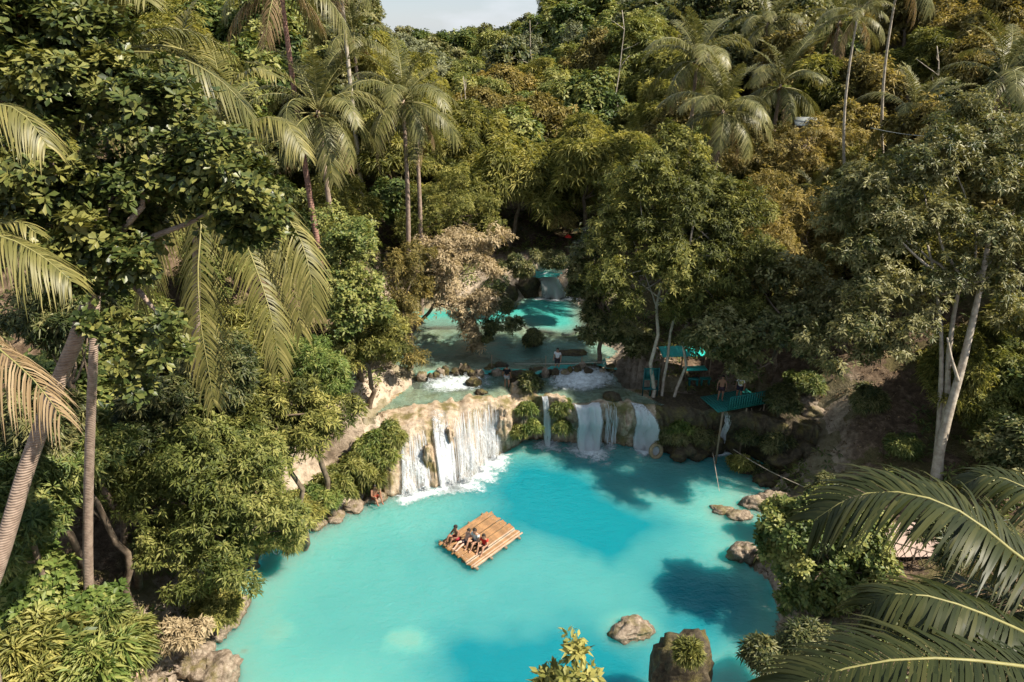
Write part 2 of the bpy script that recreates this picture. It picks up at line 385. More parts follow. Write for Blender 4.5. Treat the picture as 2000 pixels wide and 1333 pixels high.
def H(x, y):
    x = np.asarray(x, float); shp = x.shape; x = x.ravel(); y = np.asarray(y, float).ravel()
    sp = sdist(POOL, x, y); sl = sdist(low_terr, x, y); su = sdist(up_terr, x, y); st = sdist(top_terr, x, y)
    d = np.minimum.reduce([sp, sl, su, st])
    xc = np.interp(y, [0, 30, 45, 60, 110, 200, 400], [2, 2, 1, 4, -4, -18, -30])
    wl = np.interp(y, [0, 30, 36, 60, 110, 200, 400], [10, 11, 6, 4, 3, 5, 8])
    base = np.interp(y, [-60, 0, 18, 30, 36, 44, 53, 62, 90, 150, 230, 420], [3, 2.6, 2.0, 2.4, 3.5, 4.2, 5.6, 7.2, 9.5, 11, 9, 2])
    dl = np.maximum(0, xc - x - wl); dr = np.maximum(0, x - xc - wl)
    side = np.where(x < xc, 0.62 * np.maximum(0, dl - 4), 0.40 * np.maximum(0, dr - 6))
    side = 55 * (1 - np.exp(-side / 55.0)) * (1 - 0.97 * sstep(215, 300, y))
    nearf = np.clip((y - 14) / 22, 0.12, 1)
    yw = y + 1.3 * n2(x, y, 0.28, 3, 14)
    w0 = np.choose(np.argmin(np.stack([sp, sl, su, st]), 0), [0.0, LIPZ, Z2, Z3])
    bank = w0 - 0.30 + (np.maximum(base, w0 + 0.9) - w0 + 0.3) * sstep(-0.2, np.where(w0 > 0, 2.2, 5.0), d + 0.6 * n2(x, y, 0.35, 2, 5))
    h = bank + side * nearf + sstep(0.5, 4, d) * (0.30 * n2(x, y, 0.5, 3, 3) + 0.9 * n2(x, y, 0.07, 2, 8)) + 0.10 * n2(x, y, 2.0, 2, 4) * sstep(-0.3, 1.0, d)
    gap = (sp > 0) & (sl > -1.6) & (sp + sl < 6.5) & (y > 28) & (x < 24) & (x > lipw[0][0] + 0.7)
    edge = (sp > 0) & (sl > 0) & (sp + sl < 7.5) & (y > 28) & (x <= lipw[0][0] + 0.7)
    h = np.where(edge, np.maximum(h, LIPZ * sp / np.maximum(sp + sl, 1e-6)), h)
    h = np.where(sp < 0, -0.25 - 2.3 * sstep(0, 5.0, -sp) - 0.3 * sstep(0, 0.5, -sp), h)
    h = np.where((sl < 0) & (sp >= 0), LIPZ - 0.32 - 0.15 * sstep(0, 1.5, -sl) + 0.12 * n2(x, y, 0.9, 3, 11), h)
    h = np.where(gap & (np.minimum(sl, su) > -1.6), np.minimum(h, -0.8), h)
    h = np.where((su < 0) & (sp >= 0) & (sl >= 0), Z2 - 0.20 + 0.15 * np.exp(-((yw - 46.4) / 0.9) ** 2) * sstep(-1, 3, x) - 1.5 * sstep(0, 1.5, -su) * sstep(47.0, 49, yw) - 0.35 * sstep(41, 43.5, yw) * (1 - sstep(44.2, 46, yw)) + 0.16 * n2(x, y, 0.6, 3, 12), h)
    h = np.where((st < 0) & (su >= 0), Z3 - 0.5, h)
    return h.reshape(shp)
def hz(x, y): return float(H(np.array([x]), np.array([y]))[0])

def axis(lo, hi, a, b, step, grow=1.12):
    r = list(np.arange(a, b + 1e-6, step)); s = step; v = a
    L = []
    while v > lo: s *= grow; v -= s; L.append(v)
    s = step; v = r[-1]; R_ = []
    while v < hi: s *= grow; v += s; R_.append(v)
    return np.array(L[::-1] + r + R_)
def grid_mesh(name, X, Y, Zf, attrs=None, keep=None, smooth=True):
    gx, gy = np.meshgrid(X, Y); z = Zf(gx, gy); V = np.stack([gx.ravel(), gy.ravel(), z.ravel()], 1)
    nx, ny = len(X), len(Y); i = np.arange(nx * ny).reshape(ny, nx)
    Q = np.stack([i[:-1, :-1].ravel(), i[:-1, 1:].ravel(), i[1:, 1:].ravel(), i[1:, :-1].ravel()], 1)
    at = {k: f(gx, gy).ravel() for k, f in (attrs or {}).items()}
    if keep is not None:
        k = keep(gx, gy).ravel(); Q = Q[k[Q].all(1)]
        used = np.unique(Q); mp_ = np.full(len(V), -1); mp_[used] = np.arange(len(used)); V = V[used]; Q = mp_[Q]; at = {a: b[used] for a, b in at.items()}
    return np_mesh(name, V, Q, None, None, smooth, at)

XA, YA = axis(-700, 700, -24, 28, 0.34), axis(-60, 1500, 13, 64, 0.34)
def rockiness(x, y):
    d = np.minimum.reduce([sdist(POOL, x, y), sdist(low_terr, x, y), sdist(up_terr, x, y)])
    return 1 - sstep(1.0, 5.0, d + 1.2 * n2(x, y, 0.4, 3, 21))
tag(link('ground', grid_mesh('ground', XA, YA, H, {'rock': lambda x, y: rockiness(x, y)}), M['ground']), kind='structure')

# ------------------------------------------------------------------ boulders (built first: the water clears over them)
ROCKS = []   # (x, y, z, rx, ry, rz)
_ico = {}
def ico(sub):
    if sub not in _ico:
        bm = bmesh.new(); bmesh.ops.create_icosphere(bm, subdivisions=sub, radius=1.0)
        _ico[sub] = (np.array([v.co[:] for v in bm.verts]), np.array([[v.index for v in f.verts] for f in bm.faces])); bm.free()
    return _ico[sub]
def boulder(name, label, p, r, seed, mat='boulder', group=None, rz=0.0, sub=4, cat='rock', amp=0.30, fr=1.3, square=0.0):
    V, T = ico(sub); r = np.asarray(r, float)
    if square: V = V / (np.abs(V) ** 5).sum(1)[:, None] ** 0.2 * square + V * (1 - square)
    n = 1 + amp * fbm(V * fr + seed * 7.3, 4, seed) - 0.22 * np.abs(fbm(V * fr * 2.2 + seed * 3.1, 3, seed + 9))
    V = V * n[:, None] * r
    V[:, 2] = np.maximum(V[:, 2], -0.75 * r[2])
    o = link(name, np_mesh(name, V, None, T, None, True), M[mat], None, p, (0, 0, rz))
    ROCKS.append((p[0], p[1], p[2], *r)); return tag(o, label, cat, group)
def rk(px, py, z, wpx, hgt, seed, label, mat='boulder', dep=0.75, group=None, name='boulder', sink=0.25, **k):
    c = G(px, py, z); Zd = PR(*c)[2]; w = wpx * Zd / F / 2
    return boulder(name, label, (c[0], c[1], z + hgt * (0.5 - sink) - 0.1), (w, w * dep, hgt * 0.62), seed, mat, group, **k)
rk(1232, 1232, 0, 82, 0.7, 3, 'pale pitted boulder standing alone in the turquoise pool', rz=0.2)
rk(540, 1262, -0.82, 52, 0.9, 4, 'pale sunken boulder under the milky water near the left shore', name='sunken_boulder', dep=0.9)
rk(795, 1272, -0.74, 40, 0.8, 5, 'small sunken boulder under the water below the raft', name='sunken_boulder')
rk(480, 1285, -0.42, 34, 0.5, 6, 'little pale stone just breaking the water by the left shore', name='stone')
rk(1408, 997, 0, 44, 0.45, 7, 'flat pale rock in the shallows, outermost by the right bank', dep=0.6)
rk(1472, 988, 0, 60, 0.8, 8, 'brown broken rock at the right edge of the pool', dep=0.6)
rk(1445, 1008, 0, 52, 0.5, 9, 'low pale rock in front of the brown broken rock, right bank', dep=0.6)
rk(1510, 975, 0.1, 60, 0.8, 10, 'grey rock behind the brown broken rock, right bank', dep=0.7)
rk(1450, 1085, 0.1, 56, 1.1, 11, 'golden brown rock below the right leafy bush', dep=0.9)
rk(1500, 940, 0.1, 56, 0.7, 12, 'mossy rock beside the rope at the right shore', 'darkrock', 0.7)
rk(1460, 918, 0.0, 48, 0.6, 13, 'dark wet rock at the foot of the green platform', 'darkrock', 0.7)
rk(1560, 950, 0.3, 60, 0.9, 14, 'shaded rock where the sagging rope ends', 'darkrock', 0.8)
rk(448, 1195, 0.1, 80, 0.9, 15, 'smooth pale rock on the left shore below the mango tree', dep=1.1)
rk(412, 1232, 0.2, 74, 0.9, 16, 'rounded sandy rock left of the smooth pale shore rock', dep=0.9)
rk(360, 1290, 0.5, 96, 1.3, 17, 'jagged grey rock heap beside the person in pink', dep=0.9, amp=0.5)
rk(425, 1318, 0.2, 84, 1.1, 18, 'tan mossy rock at the bottom left water edge', dep=0.9, amp=0.4)
rk(300, 1320, 0.7, 100, 1.3, 19, 'pale pitted rock at the bottom edge, lower left bank', dep=0.9, amp=0.5)
rk(1325, 1348, 1.0, 112, 3.3, 20, 'big dark square-topped rock with a fern tuft, bottom edge', 'darkrock', 0.8, amp=0.16, fr=1.6, square=0.85)
for i, (a, b, w) in enumerate([(690, 992, 46), (655, 1010, 40), (620, 1026, 34), (585, 1046, 30), (735, 972, 50), (560, 1062, 26)]):
    rk(a, b, 0.02, w, 0.45, 30 + i, 'low tan ledge rock lining the left shore under the ferns', group='ledge rocks along the left shore', dep=1.0, name='ledge_rock', sub=3)
rk(925, 752, LIPZ, 34, 0.75, 40, 'dark rounded rock in the rapids left of the man in black', 'darkrock')
rk(940, 768, LIPZ, 26, 0.4, 41, 'small dark wet stone at the brink of the left falls', 'darkrock', name='stone')
rk(1040, 672, Z2, 38, 1.0, 42, 'bushy dark rock in the middle of the upper pool', 'darkrock')
rk(1115, 690, Z2, 62, 0.35, 43, 'low flat rock behind the wading man in white', 'darkrock', 0.4)
rk(1012, 742, LIPZ, 40, 0.9, 44, 'mossy rock mound right of the man in black', 'darkrock')
rk(1020, 768, LIPZ - 0.3, 60, 1.1, 45, 'orange pink tufa knob between the two groups of falls', 'tufa', 0.8)
rk(1195, 778, LIPZ, 34, 0.7, 46, 'brown rock on the brink of the right falls', 'darkrock')
rk(975, 716, Z2 - 0.1, 34, 0.5, 47, 'small dark rock on the rapids step beside the man in black', 'darkrock', 0.6)
wl_ = random.Random(5)
for i in range(26):
    a = 825 + (i if i < 13 else i + 4) * 12.5 + wl_.uniform(-5, 5)
    rk(a, np.interp(a, [820, 960, 1050, 1200], [735, 726, 728, 719]) + wl_.uniform(-5, 7), LIPZ + 0.15, wl_.uniform(14, 26), wl_.uniform(0.4, 0.8), 60 + i,
       'small wet tufa stone in the rapids step across the stream', 'darkrock' if i % 3 else 'boulder', 0.8, 'stones of the rapids step', 'stone', sub=3)
for i, (a, b, w) in enumerate([(1060, 487, 60), (1110, 486, 66), (1030, 492, 40), (1135, 490, 40)]):
    rk(a, b, Z3 + 0.1, w, 0.5, 90 + i, 'sunlit tan ledge stone above the small upstream fall', group='ledge stones upstream', dep=0.5, sub=3, name='ledge_stone')

# ------------------------------------------------------------------ water sheets
def rockdepth(x, y, z0):
    d = np.full(x.shape, 9.0)
    for (rx, ry, rz, a, b, c) in ROCKS:
        sunk = rz + c < z0 - 0.02; e_ = 1.05 if sunk else 0.80
        q = ((x - rx) / (a * e_)) ** 2 + ((y - ry) / (b * e_)) ** 2
        if sunk: q = q * np.clip(1 + 0.7 * n2(x, y, 1.3, 3, 77).reshape(x.shape), 0.5, 2.0)
        if q.min() > 2: continue
        top = rz + c * np.sqrt(np.clip(1 - q, 0, 1)); d = np.minimum(d, np.where(q < 1, np.maximum(z0 - top, 0.0), (np.maximum(0, z0 - rz) + 1.6 * (np.sqrt(q) - 1)) if sunk else 0.10 + 2.0 * np.clip(np.sqrt(q) - 1, 0, 9)))
    return d
def water(name, poly, z, step, mat, grow=0.7, roughf=None):
    lo, hi = poly.min(0) - 1.2, poly.max(0) + 1.2
    X, Y = np.arange(lo[0], hi[0], step), np.arange(lo[1], hi[1], step)
    dep = lambda x, y: np.minimum(np.maximum(z - H(x, y), 0.0), rockdepth(x, y, z))
    if name == 'terrace_water': dep = lambda x, y: np.minimum(0.22 + 0.16 * n2(x, y, 0.7, 3, 71).reshape(x.shape) + 0.12 * sstep(0, 3, -sdist(low_terr, x, y)).reshape(x.shape), rockdepth(x, y, z))
    if name == 'lower_pool':
        DEEP_SHADE = [(1050, 950, 4.4, 3.2, 4.2), (1170, 1030, 4.0, 1.7, 3.2), (1050, 1330, 4.6, 2.3, 7.0), (1400, 1200, 2.4, 3.6, 3.6), (1340, 895, 4.0, 1.4, 3.2)]  # plunge depth below the falls, plus bush and tree shade painted as depth
        PALE = [(1400, 990, 3.6, 1.5, 1.6), (1240, 960, 1.8, 1.2, 1.2), (700, 1200, 6.0, 5.0, 0.9), (1440, 1310, 1.2, 1.0, 1.4)]
        d0 = dep
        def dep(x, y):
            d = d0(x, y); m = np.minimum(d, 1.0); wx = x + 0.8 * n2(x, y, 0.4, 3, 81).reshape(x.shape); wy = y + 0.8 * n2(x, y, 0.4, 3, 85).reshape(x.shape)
            for (a, b, rx, ry, k) in DEEP_SHADE: c = G(a, b); d = d + m * k * np.exp(-((wx - c[0]) / rx) ** 2 - ((wy - c[1]) / ry) ** 2)
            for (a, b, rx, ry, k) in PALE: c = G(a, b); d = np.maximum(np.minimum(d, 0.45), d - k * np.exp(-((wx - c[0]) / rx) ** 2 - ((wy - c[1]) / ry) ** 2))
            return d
    rf = roughf or (lambda x, y: np.full(x.shape, 0.65))
    me = grid_mesh(name, X, Y, lambda x, y: z + 0.012 * n2(x, y, 1.3, 2, 33).reshape(x.shape), {'depth': dep, 'rough': rf}, lambda x, y: sdist(poly, x, y).reshape(x.shape) < grow)
    if name == 'lower_pool':     # a closed body of water: skirt and underside, so light scatters inside it
        bm = bmesh.new(); bm.from_mesh(me)
        rim = [e for e in bm.edges if len(e.link_faces) == 1]
        ex = bmesh.ops.extrude_edge_only(bm, edges=rim)
        for v in [q for q in ex['geom'] if isinstance(q, bmesh.types.BMVert)]: v.co.z = -4.5
        bmesh.ops.holes_fill(bm, edges=[e for e in bm.edges if len(e.link_faces) == 1], sides=0)
        bmesh.ops.recalc_face_normals(bm, faces=bm.faces); bm.to_mesh(me); bm.free()
    return tag(link(name, me, M[mat]), kind='structure')
def prough(x, y):
    d = np.min([np.hypot(x - fx, y - fy) for fx, fy in footw[1:11]], axis=0); return 1.6 * np.exp(-d / 3.5)
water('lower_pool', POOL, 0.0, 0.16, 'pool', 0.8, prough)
water('terrace_water', low_terr, LIPZ - 0.02, 0.16, 'upper', 0.1, lambda x, y: np.full(x.shape, 1.4))
water('upper_pool', up_terr, Z2, 0.2, 'upper', 0.25)
water('top_pool', top_terr, Z3, 0.25, 'upper', 0.5)

# ------------------------------------------------------------------ the tufa cliff
def ev(a, u): return np.stack([np.interp(u, uk, a[:, 0]), np.interp(u, uk, a[:, 1])], -1)
def smooth_ev(a, u):
    return (ev(a, u) * 2 + ev(a, u - 12) + ev(a, u + 12)) / 4
def cliff(u, t, off=0.0):
    u = np.asarray(u, float); t = np.asarray(t, float)
    l, f = smooth_ev(lipw, u), smooth_ev(footw, u)
    dd = f - l; ln = np.maximum(np.linalg.norm(dd, axis=-1, keepdims=True), 0.01)
    out = nrm(dd * np.minimum(1, ln) + np.array([0.05, -1.0]) * 0.6)
    s = np.clip(t, 0, 1)
    xy = l + dd * (s ** np.where(ln[..., 0] > 2, 0.75, 0.9))[..., None]
    z = LIPZ * (1 - s ** np.where(ln[..., 0] > 1.6, 1.7, 1.35)) - 0.6 * np.clip(t - 1, 0, 1)
    sh = u.shape; P = np.stack([u.ravel() * 0.021, t.ravel() * 0.55, np.zeros(u.size)], 1)
    b = 0.62 * fbm(P, 2, 51) + 0.20 * np.abs(fbm(P * np.array([3.1, 1.6, 1]), 2, 57)) + 0.10 * fbm(P * np.array([7, 7, 1]), 3, 59)
    b = b.reshape(sh) * sstep(0, 0.30, t) + 0.18 * np.sin(np.clip(t * 1.7, 0, 1) * math.pi)
    under = 0.45 * sstep(0.40, 0.95, t) * (1 - sstep(1.0, 1.8, ln[..., 0]))
    xy = xy + out * (b - under + off)[..., None]
    return np.concatenate([xy, z[..., None] + (0.16 * fbm(P * np.array([1.6, 1, 1]), 3, 63)).reshape(sh)[..., None] * (1 - s[..., None])], -1)
uu = np.linspace(735, 1600, 520); tt = np.concatenate([[-0.001], np.linspace(0, 1, 60), [1.4, 2.0]])
Ug, Tg = np.meshgrid(uu, tt)
CV = cliff(Ug, Tg)
CV[0, :, :2] += (smooth_ev(lipw, uu) - smooth_ev(footw, uu)) * 0.05 + np.array([0, 2.3]); CV[0, :, 2] = LIPZ - 0.32
ni, nj = len(tt), len(uu); ii = np.arange(ni * nj).reshape(ni, nj)
cq = np.stack([ii[:-1, :-1].ravel(), ii[1:, :-1].ravel(), ii[1:, 1:].ravel(), ii[:-1, 1:].ravel()], 1)
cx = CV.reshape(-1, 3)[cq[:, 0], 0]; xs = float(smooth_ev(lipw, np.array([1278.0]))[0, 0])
for nm, sel, mt in (('cliff', cx < xs, 'tufa'), ('shaded_cliff', cx >= xs, 'darkrock')):  # right stretch: mossy rock, its shade put into the darker rock colour
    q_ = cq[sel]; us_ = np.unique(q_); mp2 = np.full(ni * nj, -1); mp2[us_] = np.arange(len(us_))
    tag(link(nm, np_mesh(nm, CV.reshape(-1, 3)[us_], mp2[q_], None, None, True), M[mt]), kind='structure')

# ------------------------------------------------------------------ waterfalls
def foam_disc(c, rx, ry, z, seed, parent, n=28):
    g = Geo(); th = np.arange(n) * 2 * math.pi / n; rg = [0, .25, .5, .75, 1.0]
    V = [[0, 0, 0]]; A = [1.0]
    for k in rg[1:]:
        rr = k * (1 + 0.18 * np.sin(3 * th + seed) + 0.1 * np.sin(7 * th + 2 * seed))
        V += [[rx * r * math.cos(t), ry * r * math.sin(t), 0.0] for r, t in zip(rr, th)]; A += [1.12 - 1.07 * k] * n
    T = [[0, 1 + j, 1 + (j + 1) % n] for j in range(n)]
    Q = [[1 + k * n + j, 1 + (k + 1) * n + j, 1 + (k + 1) * n + (j + 1) % n, 1 + k * n + (j + 1) % n] for k in range(3) for j in range(n)]
    g.add(np.array(V, float) + np.array([c[0], c[1], z]), Q, T, np.array(A))
    return link('foam', g.mesh('foam'), M['foamflat'], parent)
def splash(c, rx, ry, z, n, seed, parent, hgt=0.5, size=0.07):
    r = np.random.default_rng(seed); g = Geo(); V0 = np.array([[1, 0, 0], [-1, 0, 0], [0, 1, 0], [0, -1, 0], [0, 0, 1], [0, 0, -1.0]]); T0 = np.array([[0, 2, 4], [2, 1, 4], [1, 3, 4], [3, 0, 4], [2, 0, 5], [1, 2, 5], [3, 1, 5], [0, 3, 5]])
    for k in range(n):
        a = r.uniform(0, 6.283); q = abs(r.normal(0, 0.45)); s = size * r.uniform(0.35, 1.4) * (1.3 - min(q, 1))
        p = np.array([c[0] + rx * q * math.cos(a), c[1] + ry * q * math.sin(a), z + abs(r.normal(0, hgt * 0.45)) * max(0.1, 1 - q)])
        g.add(V0 * s * np.array([1, 1, r.uniform(0.6, 1.4)]) + p, None, T0)
    o = link('spray', g.mesh('spray', True), M['foam'], parent); o['kind'] = 'stuff'; return o
def fall(label, u0, u1, n, seed, foot=None, throw=0.15, t0=0.0, foamsize=(0.8, 0.6), spray=160, sheet=True, wid=(0.008, 0.03), dense=0.0):
    r = np.random.default_rng(seed)
    c = cliff(np.array([(u0 + u1) / 2]), np.array([1.0]))[0]
    root = empty('waterfall', (c[0], c[1], 0), label, 'waterfall', 'waterfalls along the tufa cliff')
    inv = -np.array([c[0], c[1], 0])
    f0, f1 = foot or (u0, u1)
    g = Geo(); m = 22
    n = int(n * 0.5)
    for k in range(n):
        q = r.uniform(0, 1); q = min(max(q + r.normal(0, 0.02), 0), 1)
        ta, tb = t0 + abs(r.normal(0, 0.14)), 1.0
        if r.uniform() < 0.45: ta = r.uniform(t0, 0.75)
        if r.uniform() < 0.30: tb = min(1.0, ta + r.uniform(0.15, 0.6))
        t = np.linspace(ta, tb, m); s = (t - ta) / (tb - ta + 1e-6)
        u = (u0 + q * (u1 - u0)) * (1 - t) + (f0 + q * (f1 - f0)) * t + r.normal(0, 0.5) + 0.9 * np.sin(t * r.uniform(4, 12) + k) * t
        P = cliff(u, t, 0.05 + throw * np.sqrt(np.clip(t - t0, 0, 1)) + r.uniform(0, 0.07)) + inv
        w = r.uniform(*wid) * np.sin(np.clip(s * 1.05 + 0.06, 0, 1) * math.pi) ** 0.35 * (0.65 + 0.7 * t)
        sd = np.array([1.0, 0.0, 0]); zz = r.uniform(-0.35, 0.35)
        L = P + sd * w[:, None] * 0.5 + np.array([0, zz, 0]) * w[:, None]; R_ = P - sd * w[:, None] * 0.5; C_ = P + np.array([0, -0.35, 0]) * w[:, None]
        V = np.concatenate([L, C_, R_]); j = np.arange(m - 1)
        g.add(V, np.concatenate([np.stack([j, j + 1, m + j + 1, m + j], 1), np.stack([m + j, m + j + 1, 2 * m + j + 1, 2 * m + j], 1)]))
    o = link('water_strands', g.mesh('water_strands', True), M['foam'], root); o['kind'] = 'stuff'
    if sheet:
        nu, nv = 40, 44
        for layer in range(2):
            us, ts = np.meshgrid(np.linspace(-0.06, 1.06, nu), np.linspace(max(0, t0 - 0.10), 1.02, nv))
            U_ = (u0 + us * (u1 - u0)) * (1 - ts) + (f0 + us * (f1 - f0)) * ts
            P = cliff(U_, ts, 0.03 + 0.07 * layer)
            rag = 0.10 * fbm(np.stack([U_.ravel() * 0.09, ts.ravel() * 2, np.full(U_.size, seed * 3.1 + layer)], 1), 3, 5).reshape(U_.shape)
            P[..., 1] -= (throw + 0.05) * np.sqrt(np.clip(ts - t0, 0, 1)) * (0.9 + 0.3 * layer) + rag * ts
            edge = np.minimum(sstep(-0.06, 0.10, us), 1 - sstep(0.90, 1.06, us))
            tv = (0.10 + 0.55 * sstep(t0 - 0.08, t0 + 0.55, ts) + dense) * edge - 0.5 * (1 - edge)
            P = P.reshape(-1, 3) + inv; i = np.arange(nu * nv).reshape(nv, nu)
            link('water_sheet', np_mesh('water_sheet', P, np.stack([i[:-1, :-1].ravel(), i[1:, :-1].ravel(), i[1:, 1:].ravel(), i[:-1, 1:].ravel()], 1), None, tv.ravel(), True), M['sheet'], root)
    nf = max(1, int((f1 - f0) / 26))
    for k in range(nf):
        uf = f0 + (k + 0.5) / nf * (f1 - f0)
        p = cliff(np.array([uf]), np.array([1.0]), throw * 0.7)[0] + inv
        foam_disc((p[0], p[1] - 0.25), foamsize[0] * 1.6, foamsize[1] * 1.9, 0.025 + 0.006 * k, seed + k, root)
        splash((p[0], p[1] - 0.1), foamsize[0] * 0.75, foamsize[1] * 0.6, 0.02, spray * 3, seed + 50 + k, root, 0.5, 0.032)
    return root
fall('fan shaped cascade over sloping tufa, leftmost of the falls', 784, 822, 130, 1, (776, 832), 0.06, 0.28, (0.85, 0.5), 70, dense=-0.30)
fall('smooth white chute beside the mossy rib, second fall from the left', 838, 868, 130, 2, (848, 884), 0.06, 0.20, (0.9, 0.7), 90, dense=0.0)
fall('wide sunlit curtain of falling water in the left group', 880, 970, 300, 3, (884, 974), 0.20, 0.20, (1.15, 0.8), 110, dense=-0.42)
fall('single narrow jet falling between the fern covered rocks', 1058, 1069, 60, 4, (1062, 1072), 0.45, 0.0, (1.0, 0.7), 150, dense=0.4)
fall('thick shaded white fall right of the ferns', 1121, 1171, 190, 5, (1124, 1170), 0.55, 0.0, (1.6, 1.2), 170, dense=0.75)
fall('thin dripping strands right of the thick fall', 1176, 1204, 60, 6, (1178, 1202), 0.42, 0.0, (0.5, 0.35), 30, False, (0.012, 0.045))
fall('rightmost fall fanning out beside the inner tube', 1230, 1256, 110, 7, (1234, 1272), 0.10, 0.0, (0.8, 0.45), 80, dense=0.40)
fall('small shaded trickle under the green platform', 1412, 1422, 26, 8, (1408, 1420), 0.1, 0.05, (0.9, 0.35), 20)
for i, (u_, t_, rx, rz_, lab) in enumerate([(830, 0.72, 0.34, 1.05, 'mossy golden rib of tufa between the first and second fall'), (874, 0.45, 0.24, 0.55, 'small mossy knob at the top of the second fall'),       (985, 0.55, 0.55, 1.2, 'tan pink buttress right of the wide curtain'), (1216, 0.55, 0.30, 0.9, 'brown dripping rib between the thin strands and the right fall')]):
    p = cliff(np.array([float(u_)]), np.array([t_]))[0]; boulder('tufa_rib', lab, (p[0], p[1] - 0.05, p[2]), (rx, 0.45, rz_), 160 + i, 'tufa', None, 0.2, 4, 'rock', 0.35, 1.6)
# the cascade upstream and the rapids step
def cascade(label, pts_top, pts_bot, zt, zb, n, seed, name='waterfall', bulge=0.25, w=(0.03, 0.10), group=None):
    r = np.random.default_rng(seed); A = np.array([G(a, b, zt) for a, b in pts_top]); B = np.array([G(a, b, zb) for a, b in pts_bot])
    c = B.mean(0); root = empty(name, c, label, 'waterfall' if name == 'waterfall' else 'rapids', group); g = Geo(); m = 14
    for k in range(n):
        q = r.uniform(0, len(A) - 1.001); i = int(q); f = q - i
        a, b = A[i] * (1 - f) + A[i + 1] * f, B[i] * (1 - f) + B[i + 1] * f; sa = r.uniform(0, 0.7) if name == 'rapids' else r.uniform(0, 0.4); s = np.linspace(sa, min(1.0, sa + r.uniform(0.2, 0.6)) if name == 'rapids' else 1, m)[:, None]
        P = a * (1 - s) + b * s; P[:, 2] = zt + (zb - zt) * (s[:, 0] ** 1.6 if name == 'waterfall' else np.clip(s[:, 0] * 1.6, 0, 1)) + 0.03 + 0.05 * np.sin(s[:, 0] * 8 + k) * r.uniform(0, 1); P[:, 1] -= bulge * np.sin(s[:, 0] * math.pi) * r.uniform(0.3, 1)
        P[:, 0] += r.normal(0, 0.04) + 0.06 * np.sin(s[:, 0] * 6 + k); P -= c
        wd = r.uniform(*w) * np.sin(np.clip(s[:, 0] * 1.02 + 0.02, 0, 1) * math.pi * 0.9 + 0.2) ** 0.5
        L, R_ = P + np.array([0.5, 0, 0]) * wd[:, None], P - np.array([0.5, 0, 0]) * wd[:, None]; C_ = P + np.array([0, -0.3, 0.15]) * wd[:, None]
        j = np.arange(m - 1); g.add(np.concatenate([L, C_, R_]), np.concatenate([np.stack([j, j + 1, m + j + 1, m + j], 1), np.stack([m + j, m + j + 1, 2 * m + j + 1, 2 * m + j], 1)]))
    o = link('water_strands', g.mesh('water_strands', True), M['foam'], root); o['kind'] = 'stuff'
    return root, B - c
A_ = np.array([G(1054, 538, Z3), G(1068, 533, Z3), G(1086, 540, Z3)]); B_ = np.array([G(1058, 582, Z2), G(1084, 585, Z2), G(1112, 583, Z2)]); c_ = B_.mean(0)
up = empty('waterfall', c_, 'small white veil fall feeding the upper pool from behind', 'waterfall', 'falls upstream')
nu, nv = 40, 30; us, vs = np.meshgrid(np.linspace(0, 1.999, nu), np.linspace(0, 1, nv)); i = us.astype(int); f = (us - i)[..., None]
P_ = (A_[i] * (1 - f) + A_[i + 1] * f) * (1 - vs[..., None]) + (B_[i] * (1 - f) + B_[i + 1] * f) * vs[..., None]
P_[..., 2] = Z3 + (Z2 - Z3) * vs ** 1.25 + 0.04; P_[..., 1] -= 0.35 * np.sin(vs * math.pi) + 0.15 * np.sin(us * 7) * vs
q = np.arange(nu * nv).reshape(nv, nu); q = np.stack([q[:-1, :-1].ravel(), q[1:, :-1].ravel(), q[1:, 1:].ravel(), q[:-1, 1:].ravel()], 1)
link('water_sheet', np_mesh('water_sheet', (P_ - c_).reshape(-1, 3), q, None, np.full(nu * nv, 0.95) * np.sin(np.clip(us / 2, 0.02, 0.98) * math.pi).ravel() ** 0.4, True), M['sheet'], up)
P2 = P_ - c_; P2[..., 1] += 0.12; P2[..., 2] -= 0.06; link('rock_slab', np_mesh('rock_slab', P2.reshape(-1, 3), q, None, None, True), M['darkrock'], up)
for p in B_ - c_: foam_disc((p[0], p[1] - 0.3), 1.2, 0.6, p[2] + 0.05, 3.0, up)
def rapids(label, top, bot, seed, den):
    A = np.array([G(a, b, Z2) for a, b in top]); B = np.array([G(a, b, LIPZ) for a, b in bot]); c = B.mean(0); root = empty('rapids', c, label, 'rapids', 'rapids steps')
    nu, nv = 90, 26; us, vs = np.meshgrid(np.linspace(0, len(A) - 1.001, nu), np.linspace(0, 1, nv)); i = us.astype(int); f = (us - i)[..., None]
    P = (A[i] * (1 - f) + A[i + 1] * f) * (1 - vs[..., None]) + (B[i] * (1 - f) + B[i + 1] * f) * vs[..., None]
    nzz = fbm(np.stack([P[..., 0].ravel() * 1.6, P[..., 1].ravel() * 2.2, np.full(us.size, seed)], 1), 4, seed).reshape(us.shape)
    P[..., 2] = Z2 + 0.02 + (LIPZ - Z2) * sstep(0.05, 0.55, vs + 0.25 * nzz) + 0.10 * nzz * np.sin(np.clip(vs * 1.2, 0, 1) * math.pi) + 0.03
    e = np.sin(np.clip(vs * 1.02, 0, 1) * math.pi) ** 0.7 * np.sin(np.clip(us / (len(A) - 1), 0, 1) * math.pi) ** 0.5
    q = np.arange(nu * nv).reshape(nv, nu)
    o = link('white_water', np_mesh('white_water', (P - c).reshape(-1, 3), np.stack([q[:-1, :-1].ravel(), q[1:, :-1].ravel(), q[1:, 1:].ravel(), q[:-1, 1:].ravel()], 1), None, (e * den).ravel(), True), M['foamflat'], root)
    return root
rapids('white rapids left of the man in black', [(826, 730), (880, 727), (968, 722)], [(810, 778), (882, 772), (976, 766)], 10, 0.78)
rapids('white rapids below the wading man in white', [(1072, 714), (1140, 712), (1200, 714)], [(1056, 766), (1140, 774), (1222, 758)], 11, 0.95)
